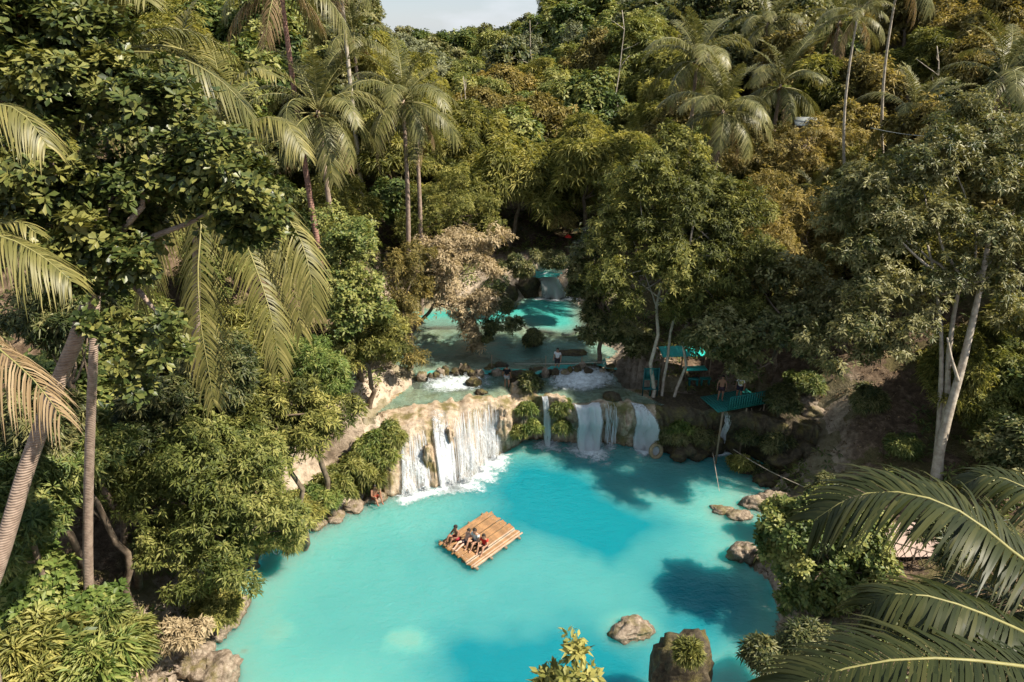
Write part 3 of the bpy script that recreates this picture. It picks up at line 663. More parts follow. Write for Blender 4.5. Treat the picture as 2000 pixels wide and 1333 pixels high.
# rock face behind the upstream fall
for i, (a, b, w, h) in enumerate([(1030, 575, 66, 2.3), (1125, 572, 56, 2.4), (1078, 566, 74, 1.9), (985, 585, 60, 2.2)]):
    rk(a, b, Z2, w, h, 110 + i, 'dark mossy rock of the ledge around the small upstream fall', 'darkrock', 0.8, 'rocks of the upstream ledge', 'ledge_rock', sub=3)

# ------------------------------------------------------------------ foliage builders
def leaf_arrays(P, D, N, L, Wd, tint, wpos=0.5, fold=0.15, droop=0.15, hi=False):
    n = len(P); S = nrm(np.cross(D, N)); L = L[:, None]; Wd = Wd[:, None]; dn = np.array([0, 0, -1.0])
    tip = P + D * L + dn * droop * L
    l = P + D * L * wpos + S * Wd * 0.5 + N * fold * Wd + dn * droop * L * wpos ** 2
    r = P + D * L * wpos - S * Wd * 0.5 + N * fold * Wd + dn * droop * L * wpos ** 2
    i = np.arange(n)[:, None]
    if hi:
        c = P + D * L * 0.52 + dn * droop * L * 0.2
        V = np.stack([P, l, tip, r, c], 1).reshape(-1, 3)
        T = np.concatenate([i * 5 + np.array([[0, 4, 1]]), i * 5 + np.array([[4, 2, 1]]), i * 5 + np.array([[0, 3, 4]]), i * 5 + np.array([[4, 3, 2]])])
        return V, T, np.repeat(tint, 5)
    V = np.stack([P, l, tip, r], 1).reshape(-1, 3)
    T = np.concatenate([i * 4 + np.array([[0, 2, 1]]), i * 4 + np.array([[0, 3, 2]])])
    return V, T, np.repeat(tint, 4)
def rand_dir(r, n): return nrm(r.normal(0, 1, (n, 3)))
def rosettes(r, C, A, k, L, Wd, spread, tint, **kw):
    """k leaves round each clump centre C with axis A"""
    n = len(C); e1 = nrm(np.cross(A, nrm(r.normal(0, 1, (n, 3))))); e2 = np.cross(A, e1)
    ph = (np.arange(k)[None, :] * 2.39996 + r.uniform(0, 6.28, (n, 1)) + r.normal(0, 0.35, (n, k)))
    th = np.radians(r.uniform(spread[0], spread[1], (n, k)))
    c, s = np.cos(ph)[..., None], np.sin(ph)[..., None]
    rad = e1[:, None] * c + e2[:, None] * s
    D = A[:, None] * np.cos(th)[..., None] + rad * np.sin(th)[..., None]
    N = A[:, None] * np.sin(th)[..., None] - rad * np.cos(th)[..., None]
    P = C[:, None] + D * (L * 0.12)
    Ls = L * r.uniform(0.65, 1.2, (n, k)); Ws = Wd * r.uniform(0.75, 1.2, (n, k))
    tt_ = np.clip(tint[:, None] + r.normal(0, 0.17, (n, k)), 0, 1)
    return leaf_arrays(P.reshape(-1, 3), nrm(D.reshape(-1, 3)), nrm(N.reshape(-1, 3)), Ls.ravel(), Ws.ravel(), tt_.ravel(), **kw)
def crown_lobes(r, R, nl, lr):
    R = np.asarray(R, float); d = rand_dir(r, nl); d[:, 2] = np.abs(d[:, 2]) * 1.25 - 0.5
    q = r.uniform(0.25, 0.85, nl) ** 0.7
    return d * R * (q * r.uniform(0.8, 1.25, nl))[:, None], lr * R.mean() * r.uniform(0.45, 1.45, nl)
def crown_mesh(name, seed, lobes, nc, k, L, Wd, spread=(55, 100), up=0.85, flat=0.8, inner=0.25, tintm=0.5, tints=0.17, under=0.25, hang=0.0, rough=0.42, **kw):
    r = np.random.default_rng(seed); C, Rr = np.asarray(lobes[0], float), np.asarray(lobes[1], float)
    w = Rr ** 2; li = r.choice(len(C), int(nc * 1.7), p=w / w.sum())
    d = rand_dir(r, len(li))
    od = nrm(C - C.mean(0) + np.array([0, 0, 0.35 * Rr.mean()]))[li]
    sc = (d * nrm(od + np.array([0, 0, 0.6]))).sum(1)
    ok = r.uniform(0, 1, len(li)) < under + (1 - under) * np.clip(sc * 0.8 + 0.45, 0, 1)
    d, li = d[ok][:nc], li[ok][:nc]
    q = np.where(r.uniform(0, 1, len(d)) < inner, r.uniform(0.2, 0.8, len(d)), r.uniform(0.82, 1.12, len(d)))
    q = np.where(r.uniform(0, 1, len(d)) < 0.10, r.uniform(1.1, 1.55, len(d)), q)
    P = C[li] + d * (Rr[li] * q)[:, None] * np.array([1, 1, flat])
    P = P + rough * Rr[li][:, None] * np.stack([fbm(P * 0.9 + 10 * a, 3, a) for a in range(3)], 1)
    A = nrm(d * 0.7 + np.array([0, 0, up]) + r.normal(0, 0.36, d.shape) + np.array([0, 0, -1.0]) * hang)
    lt = r.normal(0, tints, len(C))
    tint = np.clip(tintm + lt[li] + r.normal(0, tints * 0.6, len(d)) + 0.10 * (q > 0.8), 0, 1)
    V, T, a = rosettes(r, P, A, k, L, Wd, spread, tint, **kw)
    return np_mesh(name, V, None, T, a)
def limb(g, a, b, r0, r1, rr, n=7, wob=0.06, seg=7):
    a, b = np.asarray(a, float), np.asarray(b, float); t = np.linspace(0, 1, n)[:, None]; ln = np.linalg.norm(b - a)
    P = a * (1 - t) + b * t + np.sin(t * math.pi) * rr.normal(0, wob * ln, 3) * np.array([1, 1, 0.4]) + np.concatenate([np.zeros((1, 3)), rr.normal(0, 0.012 * ln, (n - 2, 3)), np.zeros((1, 3))])
    g.tube(P, r0 + (r1 - r0) * t[:, 0], seg); return P
def trunk_mesh(name, seed, base, top, r0, targets, stems=1, spreadb=0.0):
    r = np.random.default_rng(seed); g = Geo(); base, top = np.asarray(base, float), np.asarray(top, float)
    for s_ in range(stems):
        b = base + np.array([r.normal(0, spreadb), r.normal(0, spreadb), -0.5]); tp = top + np.array([r.normal(0, spreadb * 2.5), r.normal(0, spreadb * 2.5), 0])
        P = limb(g, b, tp, r0 * (1.15 if s_ == 0 else 0.8), r0 * 0.45, r, 10, 0.03, 10)
        for tg in targets[s_::stems]:
            st = P[min(9, int(r.uniform(6, 9.5)))]; limb(g, st, tg, r0 * 0.38, r0 * 0.08, r, 6, 0.1, 6)
    return g.mesh(name, True)

STY = {  # leaf habit: (k, length, width, kwargs)
    'broad': dict(k=6, L=0.26, Wd=0.115, spread=(50, 105), droop=0.18),
    'mango': dict(k=10, L=0.30, Wd=0.062, spread=(45, 115), droop=0.30, wpos=0.45),
    'fine': dict(k=8, L=0.24, Wd=0.050, spread=(30, 110), droop=0.35),
    'feather': dict(k=8, L=0.42, Wd=0.055, spread=(25, 95), droop=0.55),
    'small': dict(k=7, L=0.17, Wd=0.085, spread=(40, 110), droop=0.15)}
ALLTREE = []
def hero(name, label, lobes_px, Z, mat, nc, style, seed, bark='bark', base=None, r0=0.16, stems=1, spreadb=0.0, cat='tree', group=None, dz=0.0, trunk=True, deep=0.9, **kw):
    """tree built from lobes given as (px, py, radius m[, Z])"""
    C = np.array([W(l[0], l[1], (l[3] if len(l) > 3 else Z)) for l in lobes_px]); R = np.array([l[2] for l in lobes_px]) * (1.12 if trunk else 1.0)
    r = np.random.default_rng(seed); w3 = R ** 3 / (R ** 3).sum(); ctr = (C * w3[:, None]).sum(0)
    for q in range(len(C)):   # give the crown depth, not just a face towards the camera
        C[q, 1] += r.uniform(-0.5, 0.5) * R[q]
    ex = r.integers(0, len(C), max(3, len(C)))
    C = np.concatenate([C, C[ex] + np.stack([r.normal(0, 0.5, len(ex)) * R[ex], np.abs(r.normal(deep, 0.5, len(ex))) * R[ex], r.normal(-0.15, 0.35, len(ex)) * R[ex]], 1)]); R = np.concatenate([R, R[ex] * 0.85])
    b = np.array(base if base is not None else (ctr[0], ctr[1] + 0.5, 0.0)); b[2] = hz(b[0], b[1]) + dz
    root = empty(name, b, label, cat, group)
    # split each lobe into smaller tufts
    sub = [(C[q] + d * R[q] * 0.55, R[q] * r.uniform(0.38, 0.6)) for q in range(len(C)) for d in rand_dir(r, 6)]
    Cs = np.array([c for c, _ in sub]); Rs = np.array([q for _, q in sub])
    st = dict(STY[style]); st.update(kw)
    if trunk: st['L'] *= 1.08; st['Wd'] *= 1.12
    link('crown', crown_mesh('crown', seed + 1, (Cs - b, Rs), nc, **st), M[mat], root)
    if trunk:
        tg = [c - b - np.array([0, 0, 0.3 * q]) for c, q in zip(C, R)]
        link('trunk', trunk_mesh('trunk', seed + 2, (0, 0, 0), ctr - b, r0, tg, stems, spreadb), M[bark], root)
    ALLTREE.append((b[0], b[1])); return root

# ------------------------------------------------------------------ palms
def frond_geo(path, up, ll, cnt, wd, seed, grav=0.5, lift=0.15, r0=0.045, seg=3, fwd=0.6, bare=0.14, ragged=0.03, jit=0.6):
    r = np.random.default_rng(seed); path = np.asarray(path, float)
    s = np.concatenate([[0], np.cumsum(np.linalg.norm(np.diff(path, axis=0), axis=1))]); s /= s[-1]
    ev_ = lambda t: np.stack([np.interp(t, s, path[:, i]) for i in range(3)], -1)
    t = np.linspace(bare, 0.995, cnt); g = Geo(); gr = Geo()
    tf = np.linspace(0, 1, 14); gr.tube(ev_(tf), r0 * (1 - 0.85 * tf), 5)
    for sd in (-1, 1):
        tj = np.clip(t + r.normal(0, 0.3 / cnt, cnt), bare * 0.8, 0.998)
        if ragged: tj = tj[r.uniform(0, 1, cnt) > ragged]
        n = len(tj); B = ev_(tj); T = nrm(ev_(np.minimum(tj + 0.02, 1)) - ev_(np.maximum(tj - 0.02, 0)))
        S = nrm(np.cross(T, np.asarray(up, float))); U = np.cross(S, T)
        pr = np.interp(tj, [0, 0.15, 0.4, 0.75, 1], [0.55, 0.8, 1.0, 0.85, 0.35]) * ll * r.uniform(0.72, 1.10, n)
        f = fwd + 0.9 * np.clip(tj - 0.55, 0, 1) + jit * (r.normal(0, 0.13, n) + 0.12 * np.sin(tj * 23 + seed))
        D = nrm(T * f[:, None] + sd * S + U * (lift + jit * (r.normal(0, 0.12, n) + 0.10 * np.sin(tj * 17 + seed * 1.7)))[:, None])
        Wv = nrm(T - D * (T * D).sum(1)[:, None])
        gv = grav * r.uniform(1 - 0.5 * jit, 1 + 0.5 * jit, n)
        V = []; prof = {3: [0.55, 1.0, 0.75, 0.06], 2: [0.6, 1.0, 0.06], 4: [0.5, 0.95, 1.0, 0.7, 0.04]}[seg]
        for k in range(seg + 1):
            q = k / seg; p = B + D * (pr * q)[:, None] + np.array([0, 0, -1.0]) * (gv * pr * q * q)[:, None]
            V += [p + Wv * wd * prof[k] * 0.5, p - Wv * wd * prof[k] * 0.5]
        V = np.stack(V, 1).reshape(-1, 3); m = 2 * (seg + 1); i = np.arange(n)[:, None] * m
        Q = np.concatenate([i + np.array([[2 * k, 2 * k + 1, 2 * k + 3, 2 * k + 2]]) for k in range(seg)])
        ti = np.clip(0.45 + r.normal(0, 0.12, n) + 0.15 * (tj - 0.5), 0, 1)
        tv = np.repeat(ti, m) + np.tile(np.repeat(np.linspace(-0.05, 0.2, seg + 1), 2), n)
        g.add(V, Q, None, np.clip(tv, 0, 1))
    return g, gr
def frond_path(e0, droop, Lf, n=12):
    t = np.linspace(0, 1, n); a = math.radians(e0) - math.radians(droop) * t ** 1.25
    d = np.stack([np.cos(a), np.zeros(n), np.sin(a)], 1) * Lf / (n - 1)
    return np.concatenate([np.zeros((1, 3)), np.cumsum(d[:-1], 0)])
def frond_mesh(key, e0, droop, Lf, ll, cnt, wd, seed, **kw):
    p = frond_path(e0, droop, Lf); g, gr = frond_geo(p, (0, 0, 1), ll, cnt, wd, seed, **kw)
    return g.mesh('frond'), gr.mesh('rachis', True)
FR = {}
for i in range(2):
    FR['up', i] = frond_mesh('up', 70, 55, 4.2, 0.9, 60, 0.055, 10 + i, grav=0.25, lift=0.35)
    FR['mid', i] = frond_mesh('mid', 42, 105, 4.7, 1.0, 64, 0.058, 20 + i, grav=0.6)
    FR['low', i] = frond_mesh('low', 2, 88, 4.7, 1.0, 64, 0.058, 30 + i, grav=0.95, lift=0.0)
    FR['dead', i] = frond_mesh('dead', -35, 55, 4.0, 0.85, 46, 0.05, 40 + i, grav=1.2, lift=-0.2, ragged=0.2)
def palm(label, px, py, Z, seed, scale=1.0, path=None, lean=(0.0, 0.0), r0=0.17, n=24, dead=2, trunkmat='palmtrunk', nuts=True, group='coconut palms', up=0.28, az=None):
    r = np.random.default_rng(seed); c = W(px, py, Z)
    b = np.array([c[0] + lean[0], c[1] + lean[1], 0.0]); b[2] = hz(b[0], b[1])
    root = empty('coconut_palm', b, label, 'palm', group); ALLTREE.append((b[0], b[1]))
    t = np.linspace(0, 1, 16)[:, None]; cl = c - b
    P = cl * t + np.array([lean[0], lean[1], 0]) * -0.35 * np.sin(t * math.pi) * 0.8; P[0, 2] -= 0.5
    if path:
        K = [W(*q) for q in path]; b = np.array([K[0][0], K[0][1], hz(K[0][0], K[0][1])]); root.location = tuple(b); cl = c - b
        K = np.array([[b[0], b[1], b[2] - 0.5]] + K[1:] + [c]) - b; q_ = np.linspace(0, 1, len(K)); P = np.stack([np.interp(t[:, 0], q_, K[:, i]) for i in range(3)], 1)
        for _ in range(2): P[1:-1] = (P[:-2] + 2 * P[1:-1] + P[2:]) / 4
    g = Geo(); g.tube(P, (r0 * (1.25 - 0.55 * t[:, 0])) * (1 + 0.25 * np.exp(-t[:, 0] * 18)), 10)
    link('trunk', g.mesh('trunk', True), M[trunkmat], root)
    for k in range(n):
        q = k / (n - 1); a = k * 2.39996 + r.uniform(-0.3, 0.3) + (az or 0)
        kind = 'up' if q < up else ('mid' if q < 0.62 else 'low')
        if k >= n - dead: kind = 'dead'
        me, ra = FR[kind, int(r.integers(0, 2))]
        s = scale * r.uniform(0.85, 1.12); z = 0.15 - 0.45 * q
        o = link('frond' if kind != 'dead' else 'dead_frond', me, None, root, cl + np.array([0.06 * math.cos(a), 0.06 * math.sin(a), z]), (r.normal(0, 0.18), r.normal(0, 0.16), a), s)
        if not me.materials: me.materials.append(M['palmdry' if kind == 'dead' else 'palm'])
        if not ra.materials: ra.materials.append(M['rachis'])
        link('rachis', ra, None, o)
    if nuts:
        V0, T0 = ico(2); me = np_mesh('coconut', V0 * np.array([0.11, 0.11, 0.14]), None, T0, None, True); me.materials.append(M['coconut'])
        for k in range(7):
            a = k * 0.9 + seed; link('coconut', me, None, root, cl + np.array([0.24 * math.cos(a), 0.24 * math.sin(a), -0.35 - 0.12 * (k % 3)]))
    return root

# ------------------------------------------------------------------ named trees
rt = hero('tropical_almond', 'large glossy big-leaved tree filling the upper left, leaning trunk',
     [(60, 190, 1.25), (190, 190, 1.2), (300, 240, 1.15), (400, 300, 1.05), (485, 375, 0.85), (380, 400, 0.95), (250, 350, 1.2), (110, 330, 1.3), (30, 380, 1.2),
      (180, 460, 1.0), (250, 510, 0.55), (60, 90, 1.1), (180, 90, 0.8), (10, 10, 1.0), (450, 440, 0.6), (190, 560, 0.45), (200, 640, 0.45), (330, 640, 0.4), (310, 690, 0.4), (240, 720, 0.3), (250, 770, 0.3), (110, 480, 0.6), (110, 560, 0.35), (520, 410, 0.5), (90, 30, 0.9)],
     15, 'terminalia', 6200, 'broad', 101, base=(-13.2, 13.0, 0), r0=0.27, trunk=False, k=8, L=0.23, Wd=0.115, spread=(50, 95), droop=0.1, wpos=0.66, fold=0.12, tintm=0.5, inner=0.2)
b = np.array(rt.location)
g = Geo(); r_ = np.random.default_rng(3)
tp = [W(-40, 1200, 17.5), W(0, 1090, 17.3), W(50, 920, 17), W(100, 780, 16.6), W(150, 660, 16.2), W(200, 520, 16), W(230, 380, 15.6)]
tp = np.array([[*tp[0][:2], hz(*tp[0][:2]) - 0.6]] + tp); tp[0][:2] += (tp[1] - tp[2])[:2] * 1.5
rt.location = (tp[0][0], tp[0][1], tp[0][2] + 0.6); shift = b - np.array(rt.location)
for ch in rt.children: ch.location = tuple(shift)
tt2 = np.linspace(0, 1, 24); sx = np.linspace(0, 1, len(tp))
g.tube(np.stack([np.interp(tt2, sx, tp[:, i]) for i in range(3)], 1) - np.array(rt.location), np.linspace(0.22, 0.15, 24), 12)
for (a, c_) in [(300, 260), (100, 330), (400, 320), (60, 190), (190, 200), (480, 390), (200, 580), (320, 640)]:
    limb(g, W(200, 520, 16) - np.array(rt.location), W(a, c_, 15.4) - np.array(rt.location), 0.11, 0.025, r_, 7, 0.08)
link('trunk', g.mesh('trunk', True), M['palmtrunk'], rt)

hero('mango_tree', 'broad yellow-green mango tree overhanging the left shore of the pool',
     [(290, 880, 1.5), (370, 890, 1.6), (250, 930, 1.3), (450, 930, 1.5), (340, 980, 1.7), (430, 1020, 1.6), (510, 980, 1.3), (550, 1020, 1.0), (330, 1060, 1.2), (400, 1100, 1.1), (470, 1090, 1.0), (290, 1060, 0.9), (500, 900, 1.1), (360, 1130, 0.7)],
     28, 'mango', 6600, 'mango', 120, r0=0.2, L=0.26, Wd=0.058, tintm=0.5)
hero('leafy_tree', 'bright green leafy tree left of the falls, tallest of that clump',
     [(660, 430, 1.3), (700, 470, 1.4), (640, 500, 1.3), (700, 540, 1.3), (730, 600, 1.1), (680, 610, 1.2), (650, 560, 1.2)], 38, 'green', 3600, 'small', 130, L=0.22, Wd=0.11, tintm=0.6)
hero('leafy_tree', 'green tree hanging over the tan bank just left of the falls',
     [(730, 690, 1.0), (760, 640, 1.0), (700, 680, 1.1), (660, 690, 1.0), (780, 680, 0.7), (640, 660, 0.9)], 39, 'olive', 2600, 'fine', 131, tintm=0.45)
hero('leafy_tree', 'grey-green drooping tree behind the mango tree by the tan bank',
     [(630, 700, 1.0), (600, 750, 0.9), (640, 760, 0.8), (580, 690, 0.9)], 33, 'fern', 2000, 'fine', 132, tintm=0.35)
hero('leafy_shrub', 'olive shrub above the mango tree beside the tan bank',
     [(570, 800, 1.2), (500, 790, 1.2), (610, 850, 1.0), (540, 860, 1.1), (450, 780, 1.0), (620, 800, 0.8), (440, 830, 0.9)], 31, 'olive', 2800, 'mango', 133, tintm=0.45, cat='shrub')
hero('dry_tree', 'tan dry-leaved tree leaning over the upper pool',
     [(840, 500, 1.2), (900, 480, 1.3), (950, 520, 1.2), (870, 560, 1.3), (830, 560, 1.0), (910, 590, 1.2), (925, 640, 0.9), (950, 580, 0.9), (800, 540, 1.0), (930, 680, 0.5), (870, 520, 1.2), (960, 470, 1.0)], 46, 'tan', 5200, 'fine', 140, base=(-8.5, 44, 0), tintm=0.6, L=0.24, Wd=0.07, rough=0.7)
hero('leafy_tree', 'brownish green tree with trailing leaves between tan tree and left clump',
     [(790, 620, 1.0), (790, 570, 1.1), (770, 660, 0.9), (800, 690, 0.7), (820, 500, 1.0), (780, 520, 1.0)], 43, 'rust', 2300, 'fine', 141, tintm=0.35)
hero('leafy_tree', 'olive tree above the tan tree at the valley bottom',
     [(850, 420, 1.5), (900, 400, 1.4), (830, 380, 1.4), (960, 440, 1.3), (880, 350, 1.5), (940, 390, 1.2), (800, 440, 1.2)], 52, 'olive', 3000, 'fine', 142, tintm=0.4)
hero('leafy_shrub', 'dark green bush at the water edge right of the tan tree',
     [(980, 610, 0.9), (970, 560, 0.8), (995, 640, 0.6), (960, 640, 0.7)], 45.5, 'dark', 1500, 'small', 143, cat='shrub', tintm=0.55, trunk=False)
hero('leafy_tree', 'tall olive green tree with slim pale trunks right of the falls',
     [(1250, 330, 1.8), (1330, 300, 1.8), (1400, 350, 1.8), (1290, 410, 2.0), (1390, 440, 1.9), (1460, 420, 1.5), (1230, 430, 1.7), (1210, 520, 1.4), (1300, 510, 1.6), (1390, 530, 1.6), (1470, 500, 1.4), (1190, 470, 1.2), (1230, 590, 1.2), (1340, 590, 1.3), (1420, 600, 1.4)],
     40, 'olive', 8400, 'mango', 150, 'paletrunk', base=(G(1290, 795, 3.3)[0], G(1290, 795, 3.3)[1] + 0.6, 0), r0=0.14, stems=3, spreadb=0.28, deep=0.1, tintm=0.42, L=0.28, Wd=0.07)
hero('leafy_tree', 'dark green tree drooping over the right side of the upper pool',
     [(1180, 600, 1.2), (1150, 560, 1.1), (1200, 650, 1.1), (1240, 660, 1.1), (1130, 520, 0.9), (1160, 640, 0.9), (1160, 480, 1.2)], 44, 'dark', 2700, 'broad', 151, tintm=0.55, deep=0.2)
hero('leafy_tree', 'dark leafy tree hanging over the green shelter and platform',
     [(1400, 640, 1.3), (1460, 650, 1.3), (1520, 620, 1.5), (1580, 640, 1.4), (1450, 720, 0.8), (1380, 670, 0.9), (1550, 560, 1.6), (1620, 590, 1.5)], 39, 'dark', 4000, 'broad', 152, tintm=0.6, base=(16.5, 38.5, 0))
hero('leafy_tree', 'rusty orange-brown tree behind the tall olive tree',
     [(1540, 420, 1.9), (1590, 480, 1.8), (1500, 460, 1.6), (1620, 420, 1.8), (1560, 520, 1.6), (1510, 380, 1.5), (1650, 500, 1.5)], 45, 'rust', 3900, 'fine', 153, tintm=0.5, L=0.3)
hero('leafy_tree', 'orange-tinged tree on the slope above the rusty tree',
     [(1480, 300, 1.8), (1540, 290, 1.8), (1600, 320, 1.9), (1660, 340, 1.8), (1430, 290, 1.5), (1580, 250, 1.5), (1640, 280, 1.6)], 52, 'rust', 3500, 'mango', 154, tintm=0.62)
rt = hero('pale_trunk_tree', 'tall dark-leaved tree with forked pale trunk at the right',
     [(1720, 380, 1.7), (1790, 330, 1.7), (1860, 300, 1.8), (1930, 350, 1.9), (1980, 280, 1.7), (1760, 440, 1.6), (1840, 420, 1.7), (1930, 450, 1.8), (1700, 470, 1.4), (1990, 480, 1.6), (1720, 560, 1.5), (1790, 560, 1.3), (1680, 640, 1.3), (1950, 550, 1.4), (1740, 660, 1.1), (1850, 520, 1.3), (1920, 240, 1.5), (1990, 400, 1.6), (1620, 690, 1.0), (1770, 640, 1.0), (1985, 620, 1.2)],
     33, 'dark', 7200, 'mango', 160, trunk=False, base=(*G(1826, 935, 3.6)[:2], 0), tintm=0.62, tints=0.18, L=0.27, Wd=0.08, inner=0.35)
b = np.array(rt.location); g = Geo(); r_ = np.random.default_rng(8)
Zb = PR(*b)[2]
def pathtube(pts, r0, r1, seg=10):
    P = np.array([W(*p) for p in pts]) - b; q = np.linspace(0, 1, 18); sx = np.linspace(0, 1, len(P))
    g.tube(np.stack([np.interp(q, sx, P[:, i]) for i in range(3)], 1), np.linspace(r0, r1, 18), seg)
pathtube([(1826, 945, Zb), (1835, 880, Zb - .2), (1855, 800, Zb - .6), (1878, 720, Zb - 1), (1897, 640, Zb - 1.4), (1915, 560, Zb - 2), (1935, 450, Zb - 2.5)], 0.27, 0.10)
pathtube([(1834, 940, Zb), (1838, 860, Zb + .1), (1850, 770, Zb), (1853, 690, Zb - .3), (1862, 620, Zb - .6), (1876, 550, Zb - 1)], 0.19, 0.08)
pathtube([(1824, 940, Zb), (1834, 830, Zb + .2), (1839, 720, Zb), (1838, 640, Zb - .2), (1826, 540, Zb - .5), (1812, 480, Zb - 1)], 0.15, 0.05)
pathtube([(1872, 745, Zb - 1), (1858, 700, Zb - 1.2), (1850, 660, Zb - 1.4)], 0.09, 0.05, 6)
pathtube([(1836, 645, Zb - .2), (1815, 640, Zb - .3), (1795, 645, Zb - .5)], 0.06, 0.03, 6)
for (a, c_) in [(1720, 400), (1790, 350), (1860, 320), (1980, 300), (1760, 460), (1990, 480), (1720, 570)]:
    limb(g, W(1885, 560, Zb - 1.5) - b, W(a, c_, 33.5) - b, 0.09, 0.025, r_, 7, 0.08)
link('trunk', g.mesh('trunk', True), M['paletrunk'], rt)
hero('leafy_shrub', 'yellow-green bush at the right edge beside the pale trunk',
     [(1950, 740, 1.3), (1990, 790, 1.3), (1910, 790, 1.0), (1990, 720, 1.2), (1940, 830, 0.9)], 35, 'mango', 2600, 'mango', 161, cat='shrub', tintm=0.45)
hero('leafy_shrub', 'big round bush on the lower right bank of the pool',
     [(1560, 1020, 1.1), (1640, 1030, 1.2), (1600, 1090, 1.4), (1680, 1080, 1.2), (1530, 1080, 0.9), (1620, 1150, 1.2), (1690, 1150, 1.0), (1560, 1150, 0.9), (1640, 1210, 0.8), (1600, 980, 0.8), (1520, 1020, 0.6), (1720, 1110, 0.7), (1660, 1230, 0.7)], 30, 'green', 5200, 'small', 162, cat='shrub', tintm=0.5, L=0.24, Wd=0.125)
hero('young_tree', 'slim yellow-leaved young tree poking up at the bottom edge',
     [(1130, 1285, 0.22), (1110, 1310, 0.20), (1150, 1320, 0.22), (1100, 1350, 0.3), (1140, 1370, 0.35), (1080, 1340, 0.15), (1150, 1410, 0.4)], 14.5, 'olive', 210, 'broad', 163, r0=0.06, tintm=0.75, L=0.24, Wd=0.085, hi=True)
hero('leafy_shrub', 'broad-leaved shrub at the foot of the ringed palm trunk',
     [(70, 1090, 0.8), (110, 1130, 0.8), (40, 1150, 0.8), (90, 1190, 0.9), (160, 1180, 0.6), (190, 1200, 0.6), (30, 1220, 0.7)], 25, 'fern', 1500, 'broad', 164, cat='shrub', tintm=0.4, L=0.3, Wd=0.16)
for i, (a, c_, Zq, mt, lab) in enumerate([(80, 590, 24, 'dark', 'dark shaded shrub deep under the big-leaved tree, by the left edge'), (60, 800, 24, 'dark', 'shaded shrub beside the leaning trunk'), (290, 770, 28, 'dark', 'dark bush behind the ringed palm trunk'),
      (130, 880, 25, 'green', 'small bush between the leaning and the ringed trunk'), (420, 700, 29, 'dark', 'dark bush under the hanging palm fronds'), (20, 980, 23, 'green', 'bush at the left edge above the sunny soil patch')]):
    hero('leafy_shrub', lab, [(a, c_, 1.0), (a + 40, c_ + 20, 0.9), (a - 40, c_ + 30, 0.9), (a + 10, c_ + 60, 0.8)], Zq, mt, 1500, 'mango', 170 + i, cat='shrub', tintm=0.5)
# fern bank along the left shore and the ferns on the cliff
def bush(label, px, py, Z, R, mat, nc, style, seed, name='leafy_shrub', cat='shrub', **kw):
    s = F / Z * R * 0.55
    return hero(name, label, [(px, py, R * 0.7), (px + s, py + s * 0.2, R * 0.55), (px - s, py + s * 0.25, R * 0.55), (px, py - s * 0.6, R * 0.5)], Z, mat, nc, style, seed, cat=cat, trunk=False, **kw)
for i, (a, c_, Zq, R, mt, lab) in enumerate([
    (730, 880, 39.0, 1.1, 'fern', 'fern clump on the bank beside the leftmost cascade'), (690, 920, 38.0, 1.1, 'mango', 'yellowish fern clump left of the cascade ferns'),
    (650, 950, 37.0, 1.1, 'mango', 'yellow-green fern bush on the left shore ledge'), (610, 975, 36.0, 1.0, 'fern', 'blue-green fern bush at the tip of the mango tree'),
    (580, 1005, 34.5, 1.0, 'olive', 'fern bush over the water beside the white hoop'), (760, 850, 39.5, 0.9, 'green', 'leafy clump topping the leftmost cascade wall'),
    (720, 940, 38.2, 0.8, 'olive', 'small grassy clump above the sunbather on the shore'), (545, 1055, 32.5, 0.8, 'mango', 'leaf clump overhanging the white hoop')]):
    bush(lab, a, c_, Zq, R, mt, 900, 'feather' if i != 3 else 'mango', 190 + i, cat='fern' if i != 5 else 'shrub', name='fern_clump' if i != 5 else 'leafy_shrub', tintm=0.55, L=0.36)
for i, (a, c_, q, mt, lab) in enumerate([(1030, 800, 0.55, 'fern', 'bright fern cushion on the rock left of the narrow jet'), (1040, 835, 0.5, 'fern', 'lower fern cushion left of the narrow jet'), (1012, 845, 0.45, 'mango', 'yellowish ferns at the water line left of the narrow jet'),
      (1092, 800, 0.5, 'green', 'dark fern cushion right of the narrow jet'), (1098, 835, 0.5, 'green', 'hanging ferns between the narrow jet and the thick fall'), (1108, 790, 0.3, 'fern', 'small fern tuft on the lip beside the thick fall')]):
    bush(lab, a, c_, 42.2, q, mt, 260, 'feather', 210 + i, cat='fern', name='fern_clump', tintm=0.5, L=0.3)
